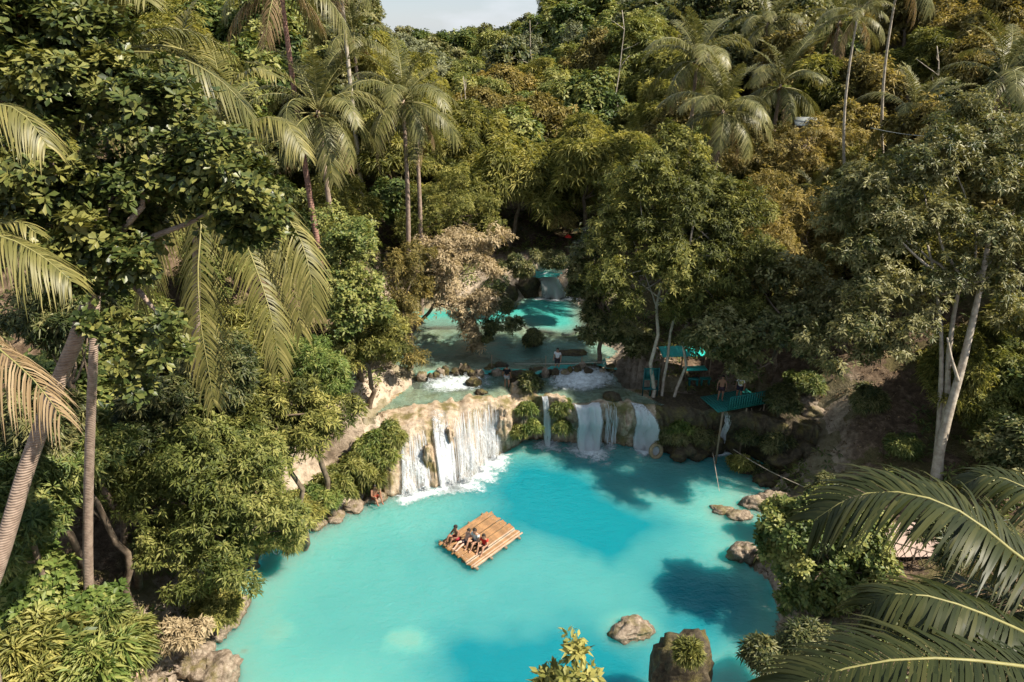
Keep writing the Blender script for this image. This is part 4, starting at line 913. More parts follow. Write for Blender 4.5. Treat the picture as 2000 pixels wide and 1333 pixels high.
for i, (a, c_, Zq, q, mt, lab) in enumerate([(1035, 745, 43, 0.7, 'dark', 'dark bush on the mound right of the man in black'), (1042, 660, 47.5, 0.6, 'dark', 'bush growing on the rock in the upper pool'),
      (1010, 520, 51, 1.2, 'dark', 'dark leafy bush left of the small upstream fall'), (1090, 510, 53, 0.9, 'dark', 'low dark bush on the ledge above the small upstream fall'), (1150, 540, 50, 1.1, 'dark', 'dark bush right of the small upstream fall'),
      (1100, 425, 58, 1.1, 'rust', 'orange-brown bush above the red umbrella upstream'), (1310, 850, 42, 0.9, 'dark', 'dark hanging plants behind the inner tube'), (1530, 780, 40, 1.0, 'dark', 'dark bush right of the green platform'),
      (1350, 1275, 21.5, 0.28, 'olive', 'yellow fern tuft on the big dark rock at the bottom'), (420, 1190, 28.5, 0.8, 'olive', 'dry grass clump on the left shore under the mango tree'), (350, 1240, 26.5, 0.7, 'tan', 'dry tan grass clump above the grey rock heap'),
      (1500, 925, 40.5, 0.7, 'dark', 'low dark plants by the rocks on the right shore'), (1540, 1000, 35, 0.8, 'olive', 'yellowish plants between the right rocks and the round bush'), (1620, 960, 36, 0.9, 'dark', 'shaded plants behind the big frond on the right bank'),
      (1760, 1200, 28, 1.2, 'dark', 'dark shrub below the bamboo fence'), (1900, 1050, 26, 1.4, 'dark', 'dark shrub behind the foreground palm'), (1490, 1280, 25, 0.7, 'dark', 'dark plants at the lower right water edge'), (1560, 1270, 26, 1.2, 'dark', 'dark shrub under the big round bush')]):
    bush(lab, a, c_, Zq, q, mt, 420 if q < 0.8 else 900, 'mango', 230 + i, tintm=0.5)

# ------------------------------------------------------------------ named palms
palm('tall coconut palm left of centre with drooping tan tipped fronds', 620, 215, 39, 1, 1.0, lean=(0.3, 0.6), az=0.3)
palm('coconut palm beside the valley, rightmost of the left palms', 787, 195, 44, 2, 1.05, lean=(-1.0, 1.0), az=1.1)
palm('slim palm directly behind the rightmost left palm, pale straight trunk', 812, 235, 47, 3, 0.8, lean=(-0.6, 0.8), n=14, az=2.0)
# (the near hanging palm follows below)
palm('palm with thick ringed trunk standing in the lower left', 215, 90, 20, 5, 1.0, [(170, 1262, 26.4), (170, 1100, 24.9), (173, 930, 23.2), (178, 800, 21.8), (184, 650, 20.6), (195, 400, 20.2)], r0=0.145, n=16, dead=1)
palm('palm at the top edge with reddish upper trunk', 545, -45, 37, 6, 1.0, lean=(0.3, 0.6), trunkmat='pinktrunk', n=18, dead=3)
palm('palm on the left ridge behind the two left palms', 690, 70, 56, 7, 1.0, n=18)
palm('tall thin palm at the top edge near the sky gap', 662, -60, 50, 8, 0.9, lean=(0.2, 0), trunkmat='paletrunk', n=16)
palm('coconut palm left of the cluster on the right slope', 1362, 115, 52, 9, 1.05, lean=(0.8, 0.8), az=0.7)
palm('low spreading palm in front of the right slope cluster', 1412, 215, 47, 10, 1.0, lean=(0.3, 0.5), az=1.5)
palm('palm beside the pale hut roof on the right slope', 1525, 165, 54, 11, 1.05, lean=(0.5, 0.6))
palm('distant palm at the top edge of the right slope', 1500, 45, 72, 12, 1.1)
palm('tall palm with long bare pale trunk, left of the two on the right', 1676, 25, 44, 13, 0.6, lean=(3.2, 1.0), r0=0.095, trunkmat='paletrunk', n=14, nuts=False)
palm('tall palm with long bare pale trunk, right of the two on the right', 1760, -60, 47, 14, 0.9, lean=(3.0, 1.0), r0=0.10, trunkmat='paletrunk', n=14, nuts=False)
palm('bushy young palm below the two bare trunks', 1785, 225, 46, 15, 0.85, n=16, up=0.45, dead=1)
palm('palm half hidden at the upper right edge', 1960, 150, 40, 16, 0.9, lean=(0.5, 0.5), n=16)
palm('palm low among the orange trees on the right', 1590, 395, 47, 17, 0.6, n=12, dead=1, nuts=False, up=0.5)
palm('distant palm at the very top above the right slope', 1640, 40, 66, 18, 1.0, n=16)
# the two palms whose crowns stand outside the frame: fronds reach in
def palm_paths(label, crown, ground_off, fronds, seed, r0=0.18, extra=10):
    r = np.random.default_rng(seed); c = W(*crown); b = np.array([c[0] + ground_off[0], c[1] + ground_off[1], 0.0]); b[2] = hz(b[0], b[1])
    root = empty('coconut_palm', b, label, 'palm', 'coconut palms'); t = np.linspace(0, 1, 14)[:, None]
    g = Geo(); P = (c - b) * t; P[0, 2] -= 0.5; g.tube(P, r0 * (1.2 - 0.5 * t[:, 0]), 10); link('trunk', g.mesh('trunk', True), M['palmtrunk'], root)
    for i, (pts, ll, cnt, wd, dry, grav, lift) in enumerate(fronds):
        p = np.array([c + np.array([0, 0, 0.1])] + [W(*q) for q in pts]) - b; sx = np.linspace(0, 1, len(p)); q = np.linspace(0, 1, 40)
        pp = np.stack([np.interp(q, sx, p[:, k]) for k in range(3)], 1)
        for _ in range(6): pp[1:-1] = (pp[:-2] + pp[1:-1] * 2 + pp[2:]) / 4
        g, gr = frond_geo(pp, (0, 0, 1), ll, cnt, wd, seed + i, grav=grav, lift=lift, r0=0.04, seg=4, fwd=0.55, jit=0.4 if label[0] == 'f' else 0.6, ragged=0.01 if label[0] == 'f' else 0.03)
        o = link('dead_frond' if dry else 'frond', g.mesh('frond'), M['palmdry' if dry else NEARMAT[label[0]]], root); link('rachis', gr.mesh('rachis', True), M['rachis'], o)
    for k in range(extra):
        me, ra = FR[['up', 'mid', 'low'][k % 3], k % 2]; a = fronds_az[label[0]] + (k - extra / 2) * 0.36
        o = link('frond', me, None, root, c - b, (r.normal(0, 0.1), r.normal(0, 0.1), a)); link('rachis', ra, None, o)
fronds_az = {'f': 0.2, 'p': math.pi, 'n': 2.3}
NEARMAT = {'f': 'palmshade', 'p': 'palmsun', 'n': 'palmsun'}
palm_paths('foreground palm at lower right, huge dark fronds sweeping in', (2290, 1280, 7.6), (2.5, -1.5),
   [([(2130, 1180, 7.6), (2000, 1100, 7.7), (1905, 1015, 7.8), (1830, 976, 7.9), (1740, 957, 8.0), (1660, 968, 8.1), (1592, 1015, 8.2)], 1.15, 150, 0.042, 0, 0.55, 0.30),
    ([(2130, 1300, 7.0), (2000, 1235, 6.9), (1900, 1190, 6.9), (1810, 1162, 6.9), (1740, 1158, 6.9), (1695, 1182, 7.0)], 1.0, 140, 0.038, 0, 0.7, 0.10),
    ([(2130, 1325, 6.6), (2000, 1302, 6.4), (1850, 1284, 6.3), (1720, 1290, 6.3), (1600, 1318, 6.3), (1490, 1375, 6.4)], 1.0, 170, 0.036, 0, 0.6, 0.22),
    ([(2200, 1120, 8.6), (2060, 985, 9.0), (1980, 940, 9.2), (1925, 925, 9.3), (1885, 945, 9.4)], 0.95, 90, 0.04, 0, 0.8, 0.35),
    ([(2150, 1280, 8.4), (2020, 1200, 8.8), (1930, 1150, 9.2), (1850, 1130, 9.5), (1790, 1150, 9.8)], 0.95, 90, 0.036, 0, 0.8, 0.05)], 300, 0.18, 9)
palm_paths('palm beyond the left edge, three fronds reaching into view', (-260, 400, 12.0), (-6.0, -4.0),
   [([(-120, 260, 12), (-40, 200, 12), (20, 205, 12), (60, 235, 12), (92, 285, 12)], 0.9, 90, 0.038, 0, 0.9, 0.1),
    ([(-140, 450, 12), (-40, 450, 12), (30, 470, 12), (90, 505, 12), (140, 550, 12)], 0.9, 90, 0.038, 0, 0.9, 0.1),
    ([(-160, 560, 12), (-60, 640, 12), (10, 690, 12), (70, 745, 12), (118, 810, 12)], 0.9, 60, 0.035, 1, 1.1, -0.1),
    ([(-150, 420, 12.5), (-60, 420, 12.6), (0, 440, 12.7), (40, 430, 12.7), (70, 455, 12.7)], 0.7, 40, 0.035, 0, 0.6, 0.2)], 320, 0.2, 8)

palm_paths('near coconut palm with long hanging fronds behind the big-leaved tree', (385, 335, 22), (-6.0, 6.0),
   [([(430, 390, 21.4), (480, 470, 20.6), (520, 580, 20), (538, 650, 19.8), (545, 720, 19.8)], 1.0, 100, 0.05, 0, 1.0, 0.0),
    ([(460, 350, 21.3), (540, 390, 20.6), (590, 470, 20.2), (608, 540, 20), (612, 620, 20)], 1.0, 100, 0.05, 0, 1.0, 0.0),
    ([(395, 430, 21), (385, 530, 20.6), (392, 640, 20.6), (405, 710, 20.8), (418, 790, 21)], 1.0, 96, 0.05, 0, 1.1, -0.1),
    ([(345, 400, 21.4), (300, 470, 21), (275, 560, 21), (265, 640, 21.2)], 1.0, 96, 0.05, 0, 1.0, 0.0),
    ([(430, 360, 22.5), (520, 430, 22.8), (570, 530, 23), (590, 650, 23.2)], 1.0, 96, 0.05, 0, 1.0, 0.0),
    ([(440, 290, 21.8), (510, 225, 21.4), (560, 235, 21.2), (595, 300, 21)], 1.0, 96, 0.05, 0, 0.8, 0.1),
    ([(420, 230, 21.8), (460, 150, 21.4), (500, 130, 21.2), (540, 150, 21)], 1.0, 96, 0.05, 0, 0.6, 0.2),
    ([(370, 210, 22), (350, 110, 22), (360, 40, 22), (385, 0, 22)], 1.0, 96, 0.05, 0, 0.3, 0.3),
    ([(330, 240, 22.4), (270, 150, 22.8), (230, 110, 23), (190, 110, 23)], 1.0, 96, 0.05, 0, 0.6, 0.2),
    ([(410, 260, 22.6), (430, 170, 23), (420, 110, 23.3), (400, 70, 23.5)], 1.0, 96, 0.05, 0, 0.4, 0.25)], 340, 0.17, 6)

# ------------------------------------------------------------------ lower left undergrowth
for i, (a, c_, Zq, q, mt, L_, w_, lab) in enumerate([(60, 1250, 23.5, 0.9, 'mango', 0.6, 0.09, 'yellow fern clump by the bottom left corner'), (180, 1310, 22.5, 0.9, 'fern', 0.65, 0.10, 'bright fern clump at the bottom edge left of the rocks'),
      (30, 1310, 22, 0.9, 'olive', 0.6, 0.08, 'golden fern clump in the bottom left corner'), (240, 1260, 24.5, 0.7, 'mango', 0.6, 0.09, 'fern clump beside the person in pink'), (210, 1215, 25, 0.6, 'green', 0.5, 0.07, 'low fern at the foot of the ringed trunk'),
      (130, 1205, 25, 0.7, 'olive', 0.5, 0.07, 'drying fern left of the ringed trunk')]):
    bush(lab, a, c_, Zq, q, mt, 420, 'feather', 260 + i, cat='fern', name='fern_clump', tintm=0.6, L=L_, Wd=w_)
bush('plant with huge dark green paddle leaves at the bottom left', 125, 1262, 23.2, 0.5, 'green', 16, 'broad', 270, name='broadleaf_plant', cat='plant', k=5, L=0.75, Wd=0.34, hi=True, tintm=0.45)
gs = Geo(); pa, pb = W(130, 1207, 25.5), W(292, 1247, 25.2); gs.tube(np.array([pa, (pa + pb) / 2 + np.array([0, 0, 0.05]), pb]) - pa, [0.035, 0.03, 0.015], 7)
tag(link('fallen_branch', gs.mesh('fallen_branch', True), M['paletrunk'], None, pa), 'pale fallen stick lying across the ringed palm trunk base', 'branch')

# ------------------------------------------------------------------ undergrowth carpet (nobody could count it)
TANB = [np.array(p, float) for p in ([(650, 790), (770, 770), (775, 860), (640, 890), (620, 850)], [(1480, 690), (1700, 700), (1810, 870), (1560, 900), (1500, 810)], [(1730, 1050), (1830, 1050), (1830, 1120), (1730, 1120)])]
def carpet(name, n, box, mat, seed, L, Wd, k, thr, up=1.0, hgt=0.35, clear=True, ns=0.22, lo=1.0):
    r = np.random.default_rng(seed); x, y = r.uniform(box[0], box[1], n), r.uniform(box[2], box[3], n)
    d = np.minimum.reduce([sdist(p, x, y) for p in (POOL, low_terr, up_terr, top_terr)])
    ok = (d > lo) & (n2(x, y, ns, 2, seed) + r.normal(0, 0.25, n) > thr); x, y = x[ok], y[ok]; z = H(x, y)
    px, py, Zp = PR(x, y, z); m = (px > -150) & (px < 2150) & (py < 1420) & (Zp > 3)
    if clear:
        for T in TANB: m &= sdist(T, px, py) > 0
    x, y, z = x[m], y[m], z[m]; P = np.stack([x, y, z + r.uniform(0.02, hgt, len(x))], 1)
    A = nrm(np.stack([r.normal(0, 0.35, len(x)), r.normal(0, 0.35, len(x)) - 0.15, np.full(len(x), up)], 1))
    V, T, a = rosettes(r, P, A, k, L, Wd, (45, 100), np.clip(0.5 + 0.25 * n2(x, y, 0.5, 2, seed + 3) + r.normal(0, 0.1, len(x)), 0, 1), droop=0.25)
    return tag(link(name, np_mesh(name, V, None, T, a), M[mat]), '%s covering the slopes between the trees' % name.replace('_', ' '), None, None, 'stuff')
carpet('undergrowth', 26000, (-34, 34, 14, 78), 'green', 1, 0.42, 0.10, 6, 0.05, hgt=0.6)
carpet('dry_undergrowth', 14000, (-34, 34, 14, 78), 'olive', 2, 0.40, 0.08, 6, 0.15, hgt=0.5)
carpet('leaf_litter', 22000, (-30, 32, 14, 60), 'litter', 3, 0.20, 0.09, 3, -0.35, hgt=0.04, clear=False, lo=0.6)
carpet('hillside_scrub', 15000, (-110, 130, 60, 190), 'dark', 4, 0.75, 0.22, 5, -0.6, hgt=1.0)

# ------------------------------------------------------------------ the forest
PROTO = {}
def proto(mat, i, style, nc, **kw):
    r = np.random.default_rng(len(PROTO) * 17 + 5 + i)
    R = (2.8, 2.8, 3.4) if i != 1 else (2.3, 2.3, 4.2); C, q = crown_lobes(r, R, 44, 0.23); C = C + np.array([0, 0, 4.6])
    st = dict(STY[style]); st.update(kw)
    cm_ = crown_mesh('crown', 400 + len(PROTO), (C, q), int(nc * 0.88), **st); cm_.materials.append(M[mat])
    tm = trunk_mesh('trunk', 500 + len(PROTO), (0, 0, -1), (0, 0, 5.4), 0.16, list(C[:8])); tm.materials.append(M['bark'])
    PROTO[mat, i] = (cm_, tm)
for i in range(3):
    proto('green', i, 'broad', 1700, L=0.46, Wd=0.21); proto('dark', i, 'broad', 1700, L=0.46, Wd=0.20, tintm=0.55); proto('olive', i, 'feather', 3000, L=0.50, Wd=0.065)
    proto('rust', i, 'fine', 1800, L=0.44, Wd=0.12); (i < 2) and (proto('mango', i, 'mango', 1600, L=0.44, Wd=0.11), proto('grey', i, 'small', 1600, L=0.36, Wd=0.15))
WHERE = {'green': 'mid green', 'dark': 'dark green', 'olive': 'feathery olive', 'rust': 'russet brown', 'mango': 'yellow-green', 'grey': 'pale grey-green'}
NAME = {'green': 'broadleaf_tree', 'dark': 'evergreen_tree', 'olive': 'bamboo_clump', 'rust': 'russet_tree', 'mango': 'light_green_tree', 'grey': 'grey_green_tree'}
CAT = {'olive': 'bamboo'}
rs = np.random.default_rng(77)
SKYX, SKYY = [640, 690, 720, 755, 780, 850, 900, 915, 935, 985, 1000, 1040, 1075, 1120], [-300, -60, 0, 32, 56, 60, 48, 44, 56, 42, 30, 10, -60, -300]
placed = [np.array(p) for p in ALLTREE]; CNT = {k: 0 for k in WHERE}
cand = np.stack([rs.uniform(-170, 190, 90000), rs.uniform(26, 235, 90000)], 1)
cand = cand[np.abs(cand[:, 0]) < 0.80 * cand[:, 1] + 10]; cand = cand[np.argsort(cand[:, 1] + rs.uniform(0, 12, len(cand)))]
dw = np.minimum.reduce([sdist(p, cand[:, 0], cand[:, 1]) for p in (POOL, low_terr, up_terr, top_terr)])
cand = cand[dw > 2.0]; ch = H(cand[:, 0], cand[:, 1]); PL = np.array(placed); PL = np.concatenate([PL, np.zeros((2000, 2))]); npl = len(placed); nhero = npl
for (x, y), z in zip(cand, ch):
    if y < 46 and -15 < x < 23: continue
    if y < 58 and -3.5 < x < 14: continue
    sp_ = 2.7 + 0.030 * y
    dd2 = ((PL[:npl] - (x, y)) ** 2).sum(1)
    if (dd2[nhero:] < sp_ ** 2).any() or (dd2[:nhero] < (0.6 * sp_) ** 2).any(): continue
    s = rs.uniform(0.85, 1.3) * sp_ / 4.6
    px, py, Zp = PR(x, y, z + 7.8 * s)
    if not (-180 < px < 2180) or py > 1000 or py < -260: continue
    if y > 140 and not (640 < px < 1240): continue
    lim = max(np.interp(q, SKYX, SKYY) + 2 for q in (px - 30, px, px + 30)) if 690 < px < 1085 else -1e9
    if py < lim:
        s2 = None
        for q in (0.85, 0.7, 0.55, 0.42, 0.32, 0.24):
            if PR(x, y, z + 7.8 * s * q)[1] >= lim - 6: s2 = s * q; break
        if s2 is None: continue
        s = s2
    nz = float(n2([x], [y], 0.045, 2, 91)[0]) + rs.normal(0, 0.28)
    if y > 105: sp2 = ['green', 'dark', 'green', 'mango', 'grey', 'dark'][int(rs.integers(0, 6))]
    elif x > 9 and y < 70: sp2 = 'rust' if nz > 0.52 else ('dark' if nz < -0.1 else ('green' if nz < 0.12 else 'olive'))
    elif -14 < x < 24: sp2 = 'olive' if nz > -0.05 else ('rust' if rs.uniform() < 0.2 else ('green' if rs.uniform() < 0.6 else 'mango'))
    elif x >= 24: sp2 = 'dark' if nz < 0.0 else ('green' if nz < 0.35 else ('mango' if nz < 0.6 else 'rust'))
    else: sp2 = 'green' if nz < 0.15 else ('olive' if nz < 0.4 else ('mango' if nz < 0.6 else 'dark'))
    side = 'far up the valley' if y > 105 else ('on the right hillside' if x > 9 else ('on the left hillside' if x < -8 else 'along the valley bottom'))
    cm_, tm = PROTO[sp2, int(rs.integers(0, 3)) % (2 if sp2 in ('mango', 'grey') else 3)]
    kind = '%s %s growing %s' % (WHERE[sp2], 'bamboo clump' if sp2 == 'olive' else 'forest tree', side)
    root = empty(NAME[sp2], (x, y, z - 0.2), kind, CAT.get(sp2, 'tree'), '%s forest %s' % (WHERE[sp2], side))
    root.rotation_euler = (rs.normal(0, 0.05), rs.normal(0, 0.05), rs.uniform(0, 6.28)); root.scale = (s * rs.uniform(0.95, 1.2), s * rs.uniform(0.95, 1.2), s * rs.uniform(0.85, 1.2))
    link('crown', cm_, None, root); link('trunk', tm, None, root)
    PL[npl] = (x, y); npl += 1; CNT[sp2] += 1
print('forest', CNT)

# ------------------------------------------------------------------ people
def skin_obj(name, pts, edges, rad, mat, parent, root=0, sub=2):
    bm = bmesh.new(); sk = bm.verts.layers.skin.verify(); keys = list(pts); vs = {}
    for k in keys:
        v = bm.verts.new(pts[k]); vs[k] = v
    for a, b in edges: bm.edges.new((vs[a], vs[b]))
    for k in keys: vs[k][sk].radius = (rad[k], rad[k] * 0.85 if k in FLAT else rad[k]); vs[k][sk].use_root = False
    vs[keys[root]][sk].use_root = True
    me = bpy.data.meshes.new(name); bm.to_mesh(me); bm.free(); me.materials.append(mat)
    o = link(name, me, None, parent); m = o.modifiers.new('skin', 'SKIN'); m.use_smooth_shade = True
    o.modifiers.new('sub', 'SUBSURF').levels = sub; o.modifiers['sub'].render_levels = sub; return o
FLAT = {'pel', 'spn', 'che'}
POSE = {
 'stand': dict(pel=(0, 0, .95), spn=(0, -.01, 1.14), che=(0, 0, 1.34), nek=(0, 0, 1.49), hed=(0, .02, 1.60), top=(0, .02, 1.70), shl=(-.18, 0, 1.41), shr=(.18, 0, 1.41), ell=(-.26, -.03, 1.13), elr=(.26, -.03, 1.13),
      wrl=(-.27, .06, .90), wrr=(.27, .06, .90), hil=(-.10, 0, .90), hir=(.10, 0, .90), knl=(-.12, .03, .50), knr=(.12, .03, .50), anl=(-.13, -.02, .09), anr=(.13, -.02, .09), tol=(-.14, .13, .03), tor=(.14, .13, .03)),
 'sit': dict(pel=(0, 0, .13), spn=(0, -.04, .32), che=(0, .01, .52), nek=(0, .05, .67), hed=(0, .08, .78), top=(0, .08, .88), shl=(-.18, .02, .58), shr=(.18, .02, .58), ell=(-.26, .17, .36), elr=(.26, .17, .36),
      wrl=(-.17, .36, .38), wrr=(.17, .36, .38), hil=(-.10, .03, .12), hir=(.10, .03, .12), knl=(-.15, .42, .36), knr=(.15, .42, .36), anl=(-.13, .60, .03), anr=(.13, .60, .03), tol=(-.14, .75, .02), tor=(.14, .75, .02)),
 'lean': dict(pel=(0, 0, .13), spn=(0, -.12, .29), che=(0, -.22, .46), nek=(0, -.26, .60), hed=(0, -.25, .71), top=(0, -.25, .81), shl=(-.19, -.24, .52), shr=(.19, -.24, .52), ell=(-.28, -.40, .28), elr=(.28, -.40, .28),
      wrl=(-.30, -.46, .06), wrr=(.30, -.46, .06), hil=(-.10, .03, .12), hir=(.10, .03, .12), knl=(-.13, .44, .20), knr=(.13, .44, .26), anl=(-.12, .82, .06), anr=(.12, .78, .04), tol=(-.13, .92, .12), tor=(.13, .92, .08))}
RAD = dict(pel=.135, spn=.125, che=.145, nek=.058, hed=.098, top=.07, shl=.066, shr=.066, ell=.046, elr=.046, wrl=.034, wrr=.034, hil=.092, hir=.092, knl=.062, knr=.062, anl=.042, anr=.042, tol=.034, tor=.034)
EDG = [('pel', 'spn'), ('spn', 'che'), ('che', 'nek'), ('nek', 'hed'), ('hed', 'top'), ('che', 'shl'), ('che', 'shr'), ('shl', 'ell'), ('shr', 'elr'), ('ell', 'wrl'), ('elr', 'wrr'), ('pel', 'hil'), ('pel', 'hir'), ('hil', 'knl'), ('hir', 'knr'), ('knl', 'anl'), ('knr', 'anr'), ('anl', 'tol'), ('anr', 'tor')]
M['skin'] = mat_plain('skin', (0.40, 0.22, 0.14), 0.55, 0.1); M['skintan'] = mat_plain('tanned_skin', (0.28, 0.14, 0.085), 0.55, 0.1); M['skinpale'] = mat_plain('pale_skin', (0.58, 0.36, 0.27), 0.55, 0.1)
M['hair'] = mat_plain('dark_hair', (0.018, 0.013, 0.010), 0.5, 0.3); M['eye'] = mat_plain('eye', (0.02, 0.015, 0.012), 0.2, 0.1)
def cloth(c): return mat_plain('cloth', c, 0.85, 0.2, 12, 0.1)
def hand_mesh(fw, side):
    """palm with four unequal bent fingers and a thumb; fw is the forearm direction"""
    g = Geo(); fw = nrm(fw); up_ = np.array([0, 0, 1.0]) if abs(fw[2]) < 0.8 else np.array([0, 1.0, 0]); sx = nrm(np.cross(fw, up_)); nz_ = np.cross(sx, fw)
    p0 = fw * 0.02; g.tube(np.array([p0 * 0, fw * 0.045, fw * 0.085]), [0.030, 0.038, 0.034], 8)
    for k, ln in enumerate([0.062, 0.072, 0.068, 0.052]):
        b = fw * 0.08 + sx * (k - 1.5) * 0.018; g.tube(np.array([b, b + fw * ln * 0.5 - nz_ * 0.006, b + fw * ln - nz_ * 0.026]), [0.0095, 0.0085, 0.006], 6)
    b = fw * 0.03 + sx * side * 0.03; g.tube(np.array([b, b + fw * 0.03 + sx * side * 0.022, b + fw * 0.058 + sx * side * 0.024 - nz_ * 0.012]), [0.012, 0.010, 0.007], 6)
    return g.mesh('hand', True)
def person(label, loc, rz, pose, skin='skin', shirt=None, shorts=(0.03, 0.04, 0.08), scale=1.0, longhair=False, name='person', trousers=False, cat='person', group=None, sleeves=True):
    P = {k: np.array(v) for k, v in POSE[pose].items()}
    root = empty(name, loc, label, cat, group); root.rotation_euler = (0, 0, rz); root.scale = (scale,) * 3
    skin_obj('body', P, EDG, RAD, M[skin], root)
    lerp = lambda a, b, t: P[a] * (1 - t) + P[b] * t
    if shirt:
        Q = dict(pel=lerp('pel', 'spn', .15), spn=P['spn'], che=P['che'], nek=lerp('che', 'nek', .55), shl=P['shl'], shr=P['shr']); E = [('pel', 'spn'), ('spn', 'che'), ('che', 'nek'), ('che', 'shl'), ('che', 'shr')]
        rr = dict(pel=.152, spn=.145, che=.165, nek=.085, shl=.084, shr=.084)
        if sleeves: Q.update(ell=lerp('shl', 'ell', .55), elr=lerp('shr', 'elr', .55)); E += [('shl', 'ell'), ('shr', 'elr')]; rr.update(ell=.074, elr=.074)
        skin_obj('shirt', Q, E, rr, cloth(shirt), root)
    f = 0.97 if trousers else 0.62
    Q = dict(pel=P['pel'], hil=P['hil'], hir=P['hir'], knl=lerp('hil', 'knl', f), knr=lerp('hir', 'knr', f)); E = [('pel', 'hil'), ('pel', 'hir'), ('hil', 'knl'), ('hir', 'knr')]
    skin_obj('shorts', Q, E, dict(pel=.148, hil=.112, hir=.112, knl=.092, knr=.092), cloth(shorts), root)
    hd = (P['hed'] + P['top']) / 2
    V, T = ico(3); V = V.copy(); V[:, 2] = np.where((V[:, 1] > 0.15) & (V[:, 2] < 0.35), 0.35, V[:, 2]); V = V * np.array([.104, .118, .125])
    if longhair: V[:, 2] = np.where(V[:, 2] < -0.02, V[:, 2] * 2.6, V[:, 2])
    link('hair', np_mesh('hair', V, None, T, None, True), M['hair'], root, hd + np.array([0, -.018, .022]))
    V2, T2 = ico(1); g = Geo()
    for sx_ in (-1, 1): g.add(V2 * np.array([.014, .008, .010]) + hd + np.array([sx_ * .034, .094, -.01]), None, T2)
    link('eyes', g.mesh('eyes'), M['eye'], root)
    g = Geo(); g.add(V2 * np.array([.016, .024, .026]) + hd + np.array([0, .104, -.038]), None, T2); g.add(V2 * np.array([.030, .010, .008]) + hd + np.array([0, .088, -.078]), None, T2)
    for sx_ in (-1, 1): g.add(V2 * np.array([.012, .022, .032]) + hd + np.array([sx_ * .098, 0, -.02]), None, T2)
    link('face', g.mesh('face', True), M[skin], root)
    for sd, e, w in ((-1, 'ell', 'wrl'), (1, 'elr', 'wrr')):
        link('hand', hand_mesh(P[w] - P[e], -sd), M[skin], root, P[w])
    return root

# ------------------------------------------------------------------ bamboo raft and the people on it
RC = np.array([-1.64, 27.72]); RA = math.radians(46.4); RL, RW = 3.55, 2.65
raft = empty('bamboo_raft', (RC[0], RC[1], 0.0), 'bamboo raft floating in the middle of the turquoise pool', 'raft'); raft.rotation_euler = (0, 0, RA)
rr_ = np.random.default_rng(12)
def pole_mesh(L_, r0, nodes, name='bamboo_pole'):
    xs_ = []; rs2 = []
    for k in range(nodes):
        a, b = k / nodes, (k + 1) / nodes; xs_ += [a + 0.012, (a + b) / 2, b - 0.012, b]; rs2 += [r0, r0 * 0.97, r0, r0 * 1.13]
    P = np.stack([(np.array(xs_) - 0.5) * L_, np.zeros(len(xs_)), np.zeros(len(xs_))], 1); g = Geo(); g.tube(P, rs2, 8); return g.mesh(name, True)
PM = [pole_mesh(RL, 0.043, 9 + i) for i in range(3)]; PM2 = [pole_mesh(RL, 0.043, 8 + i) for i in range(2)]
for m_ in PM: m_.materials.append(M['bamboo'])
for m_ in PM2: m_.materials.append(M['bamboopale'])
y_ = -RW / 2 + 0.05; k = 0
while y_ < RW / 2 - 0.03:
    pale = y_ < -RW / 2 + 0.75 and rr_.uniform() < 0.6
    link('bamboo_pole', (PM2 if pale else PM)[int(rr_.integers(0, 2))], None, raft, (rr_.normal(0, 0.05), y_, 0.24 + rr_.normal(0, 0.006)), (rr_.uniform(0, 6), 0, rr_.normal(0, 0.004)))
    k += 1; y_ += 0.082 + (0.055 if k % 6 == 0 else 0)
BEAM = pole_mesh(RW + 0.25, 0.075, 6, 'cross_beam'); BEAM.materials.append(M['bambooold'])
for x_ in (-1.55, -0.55, 0.5, 1.5): link('cross_beam', BEAM, None, raft, (x_, 0, 0.125), (0, 0, math.pi / 2))
for y2 in (-1.1, -0.4, 0.4, 1.1):
    link('float_log', pole_mesh(RL * 0.96, 0.10, 5, 'float_log'), M['bambooold'], raft, (0, y2, -0.03))
for x_ in (-1.55, 1.5):
    g = Geo()
    for yy in np.arange(-1.2, 1.25, 0.3): g.tube(np.array([[x_ + 0.05 * math.cos(t), yy, 0.20 + 0.11 * math.sin(t)] for t in np.linspace(0, 6.28, 11)]), 0.012, 5)
    link('lashing', g.mesh('lashing'), M['rope'], raft)
def on_raft(px, py): p = G(px, py, 0.29); return (p[0] + 0.45 * math.cos(RA), p[1] + 0.45 * math.sin(RA), 0.285)
face = RA + math.pi / 2     # facing the lower left end of the raft
person('person in dark red sitting at the left corner of the raft', on_raft(880, 1062), face - 0.1, 'sit', 'skintan', None, (0.30, 0.03, 0.04), 1.0)
person('person in a grey-white shirt sitting on the raft', on_raft(917, 1070), face + 0.15, 'sit', 'skin', (0.62, 0.63, 0.62), (0.05, 0.03, 0.03), 1.05)
person('person in a red top sitting on the raft', on_raft(934, 1078), face + 0.3, 'sit', 'skin', (0.62, 0.04, 0.03), (0.05, 0.03, 0.03), 0.95, True)
person('bare shouldered person leaning back on the raft between two others', on_raft(897, 1070), face, 'lean', 'skinpale', None, (0.03, 0.03, 0.04), 0.9)
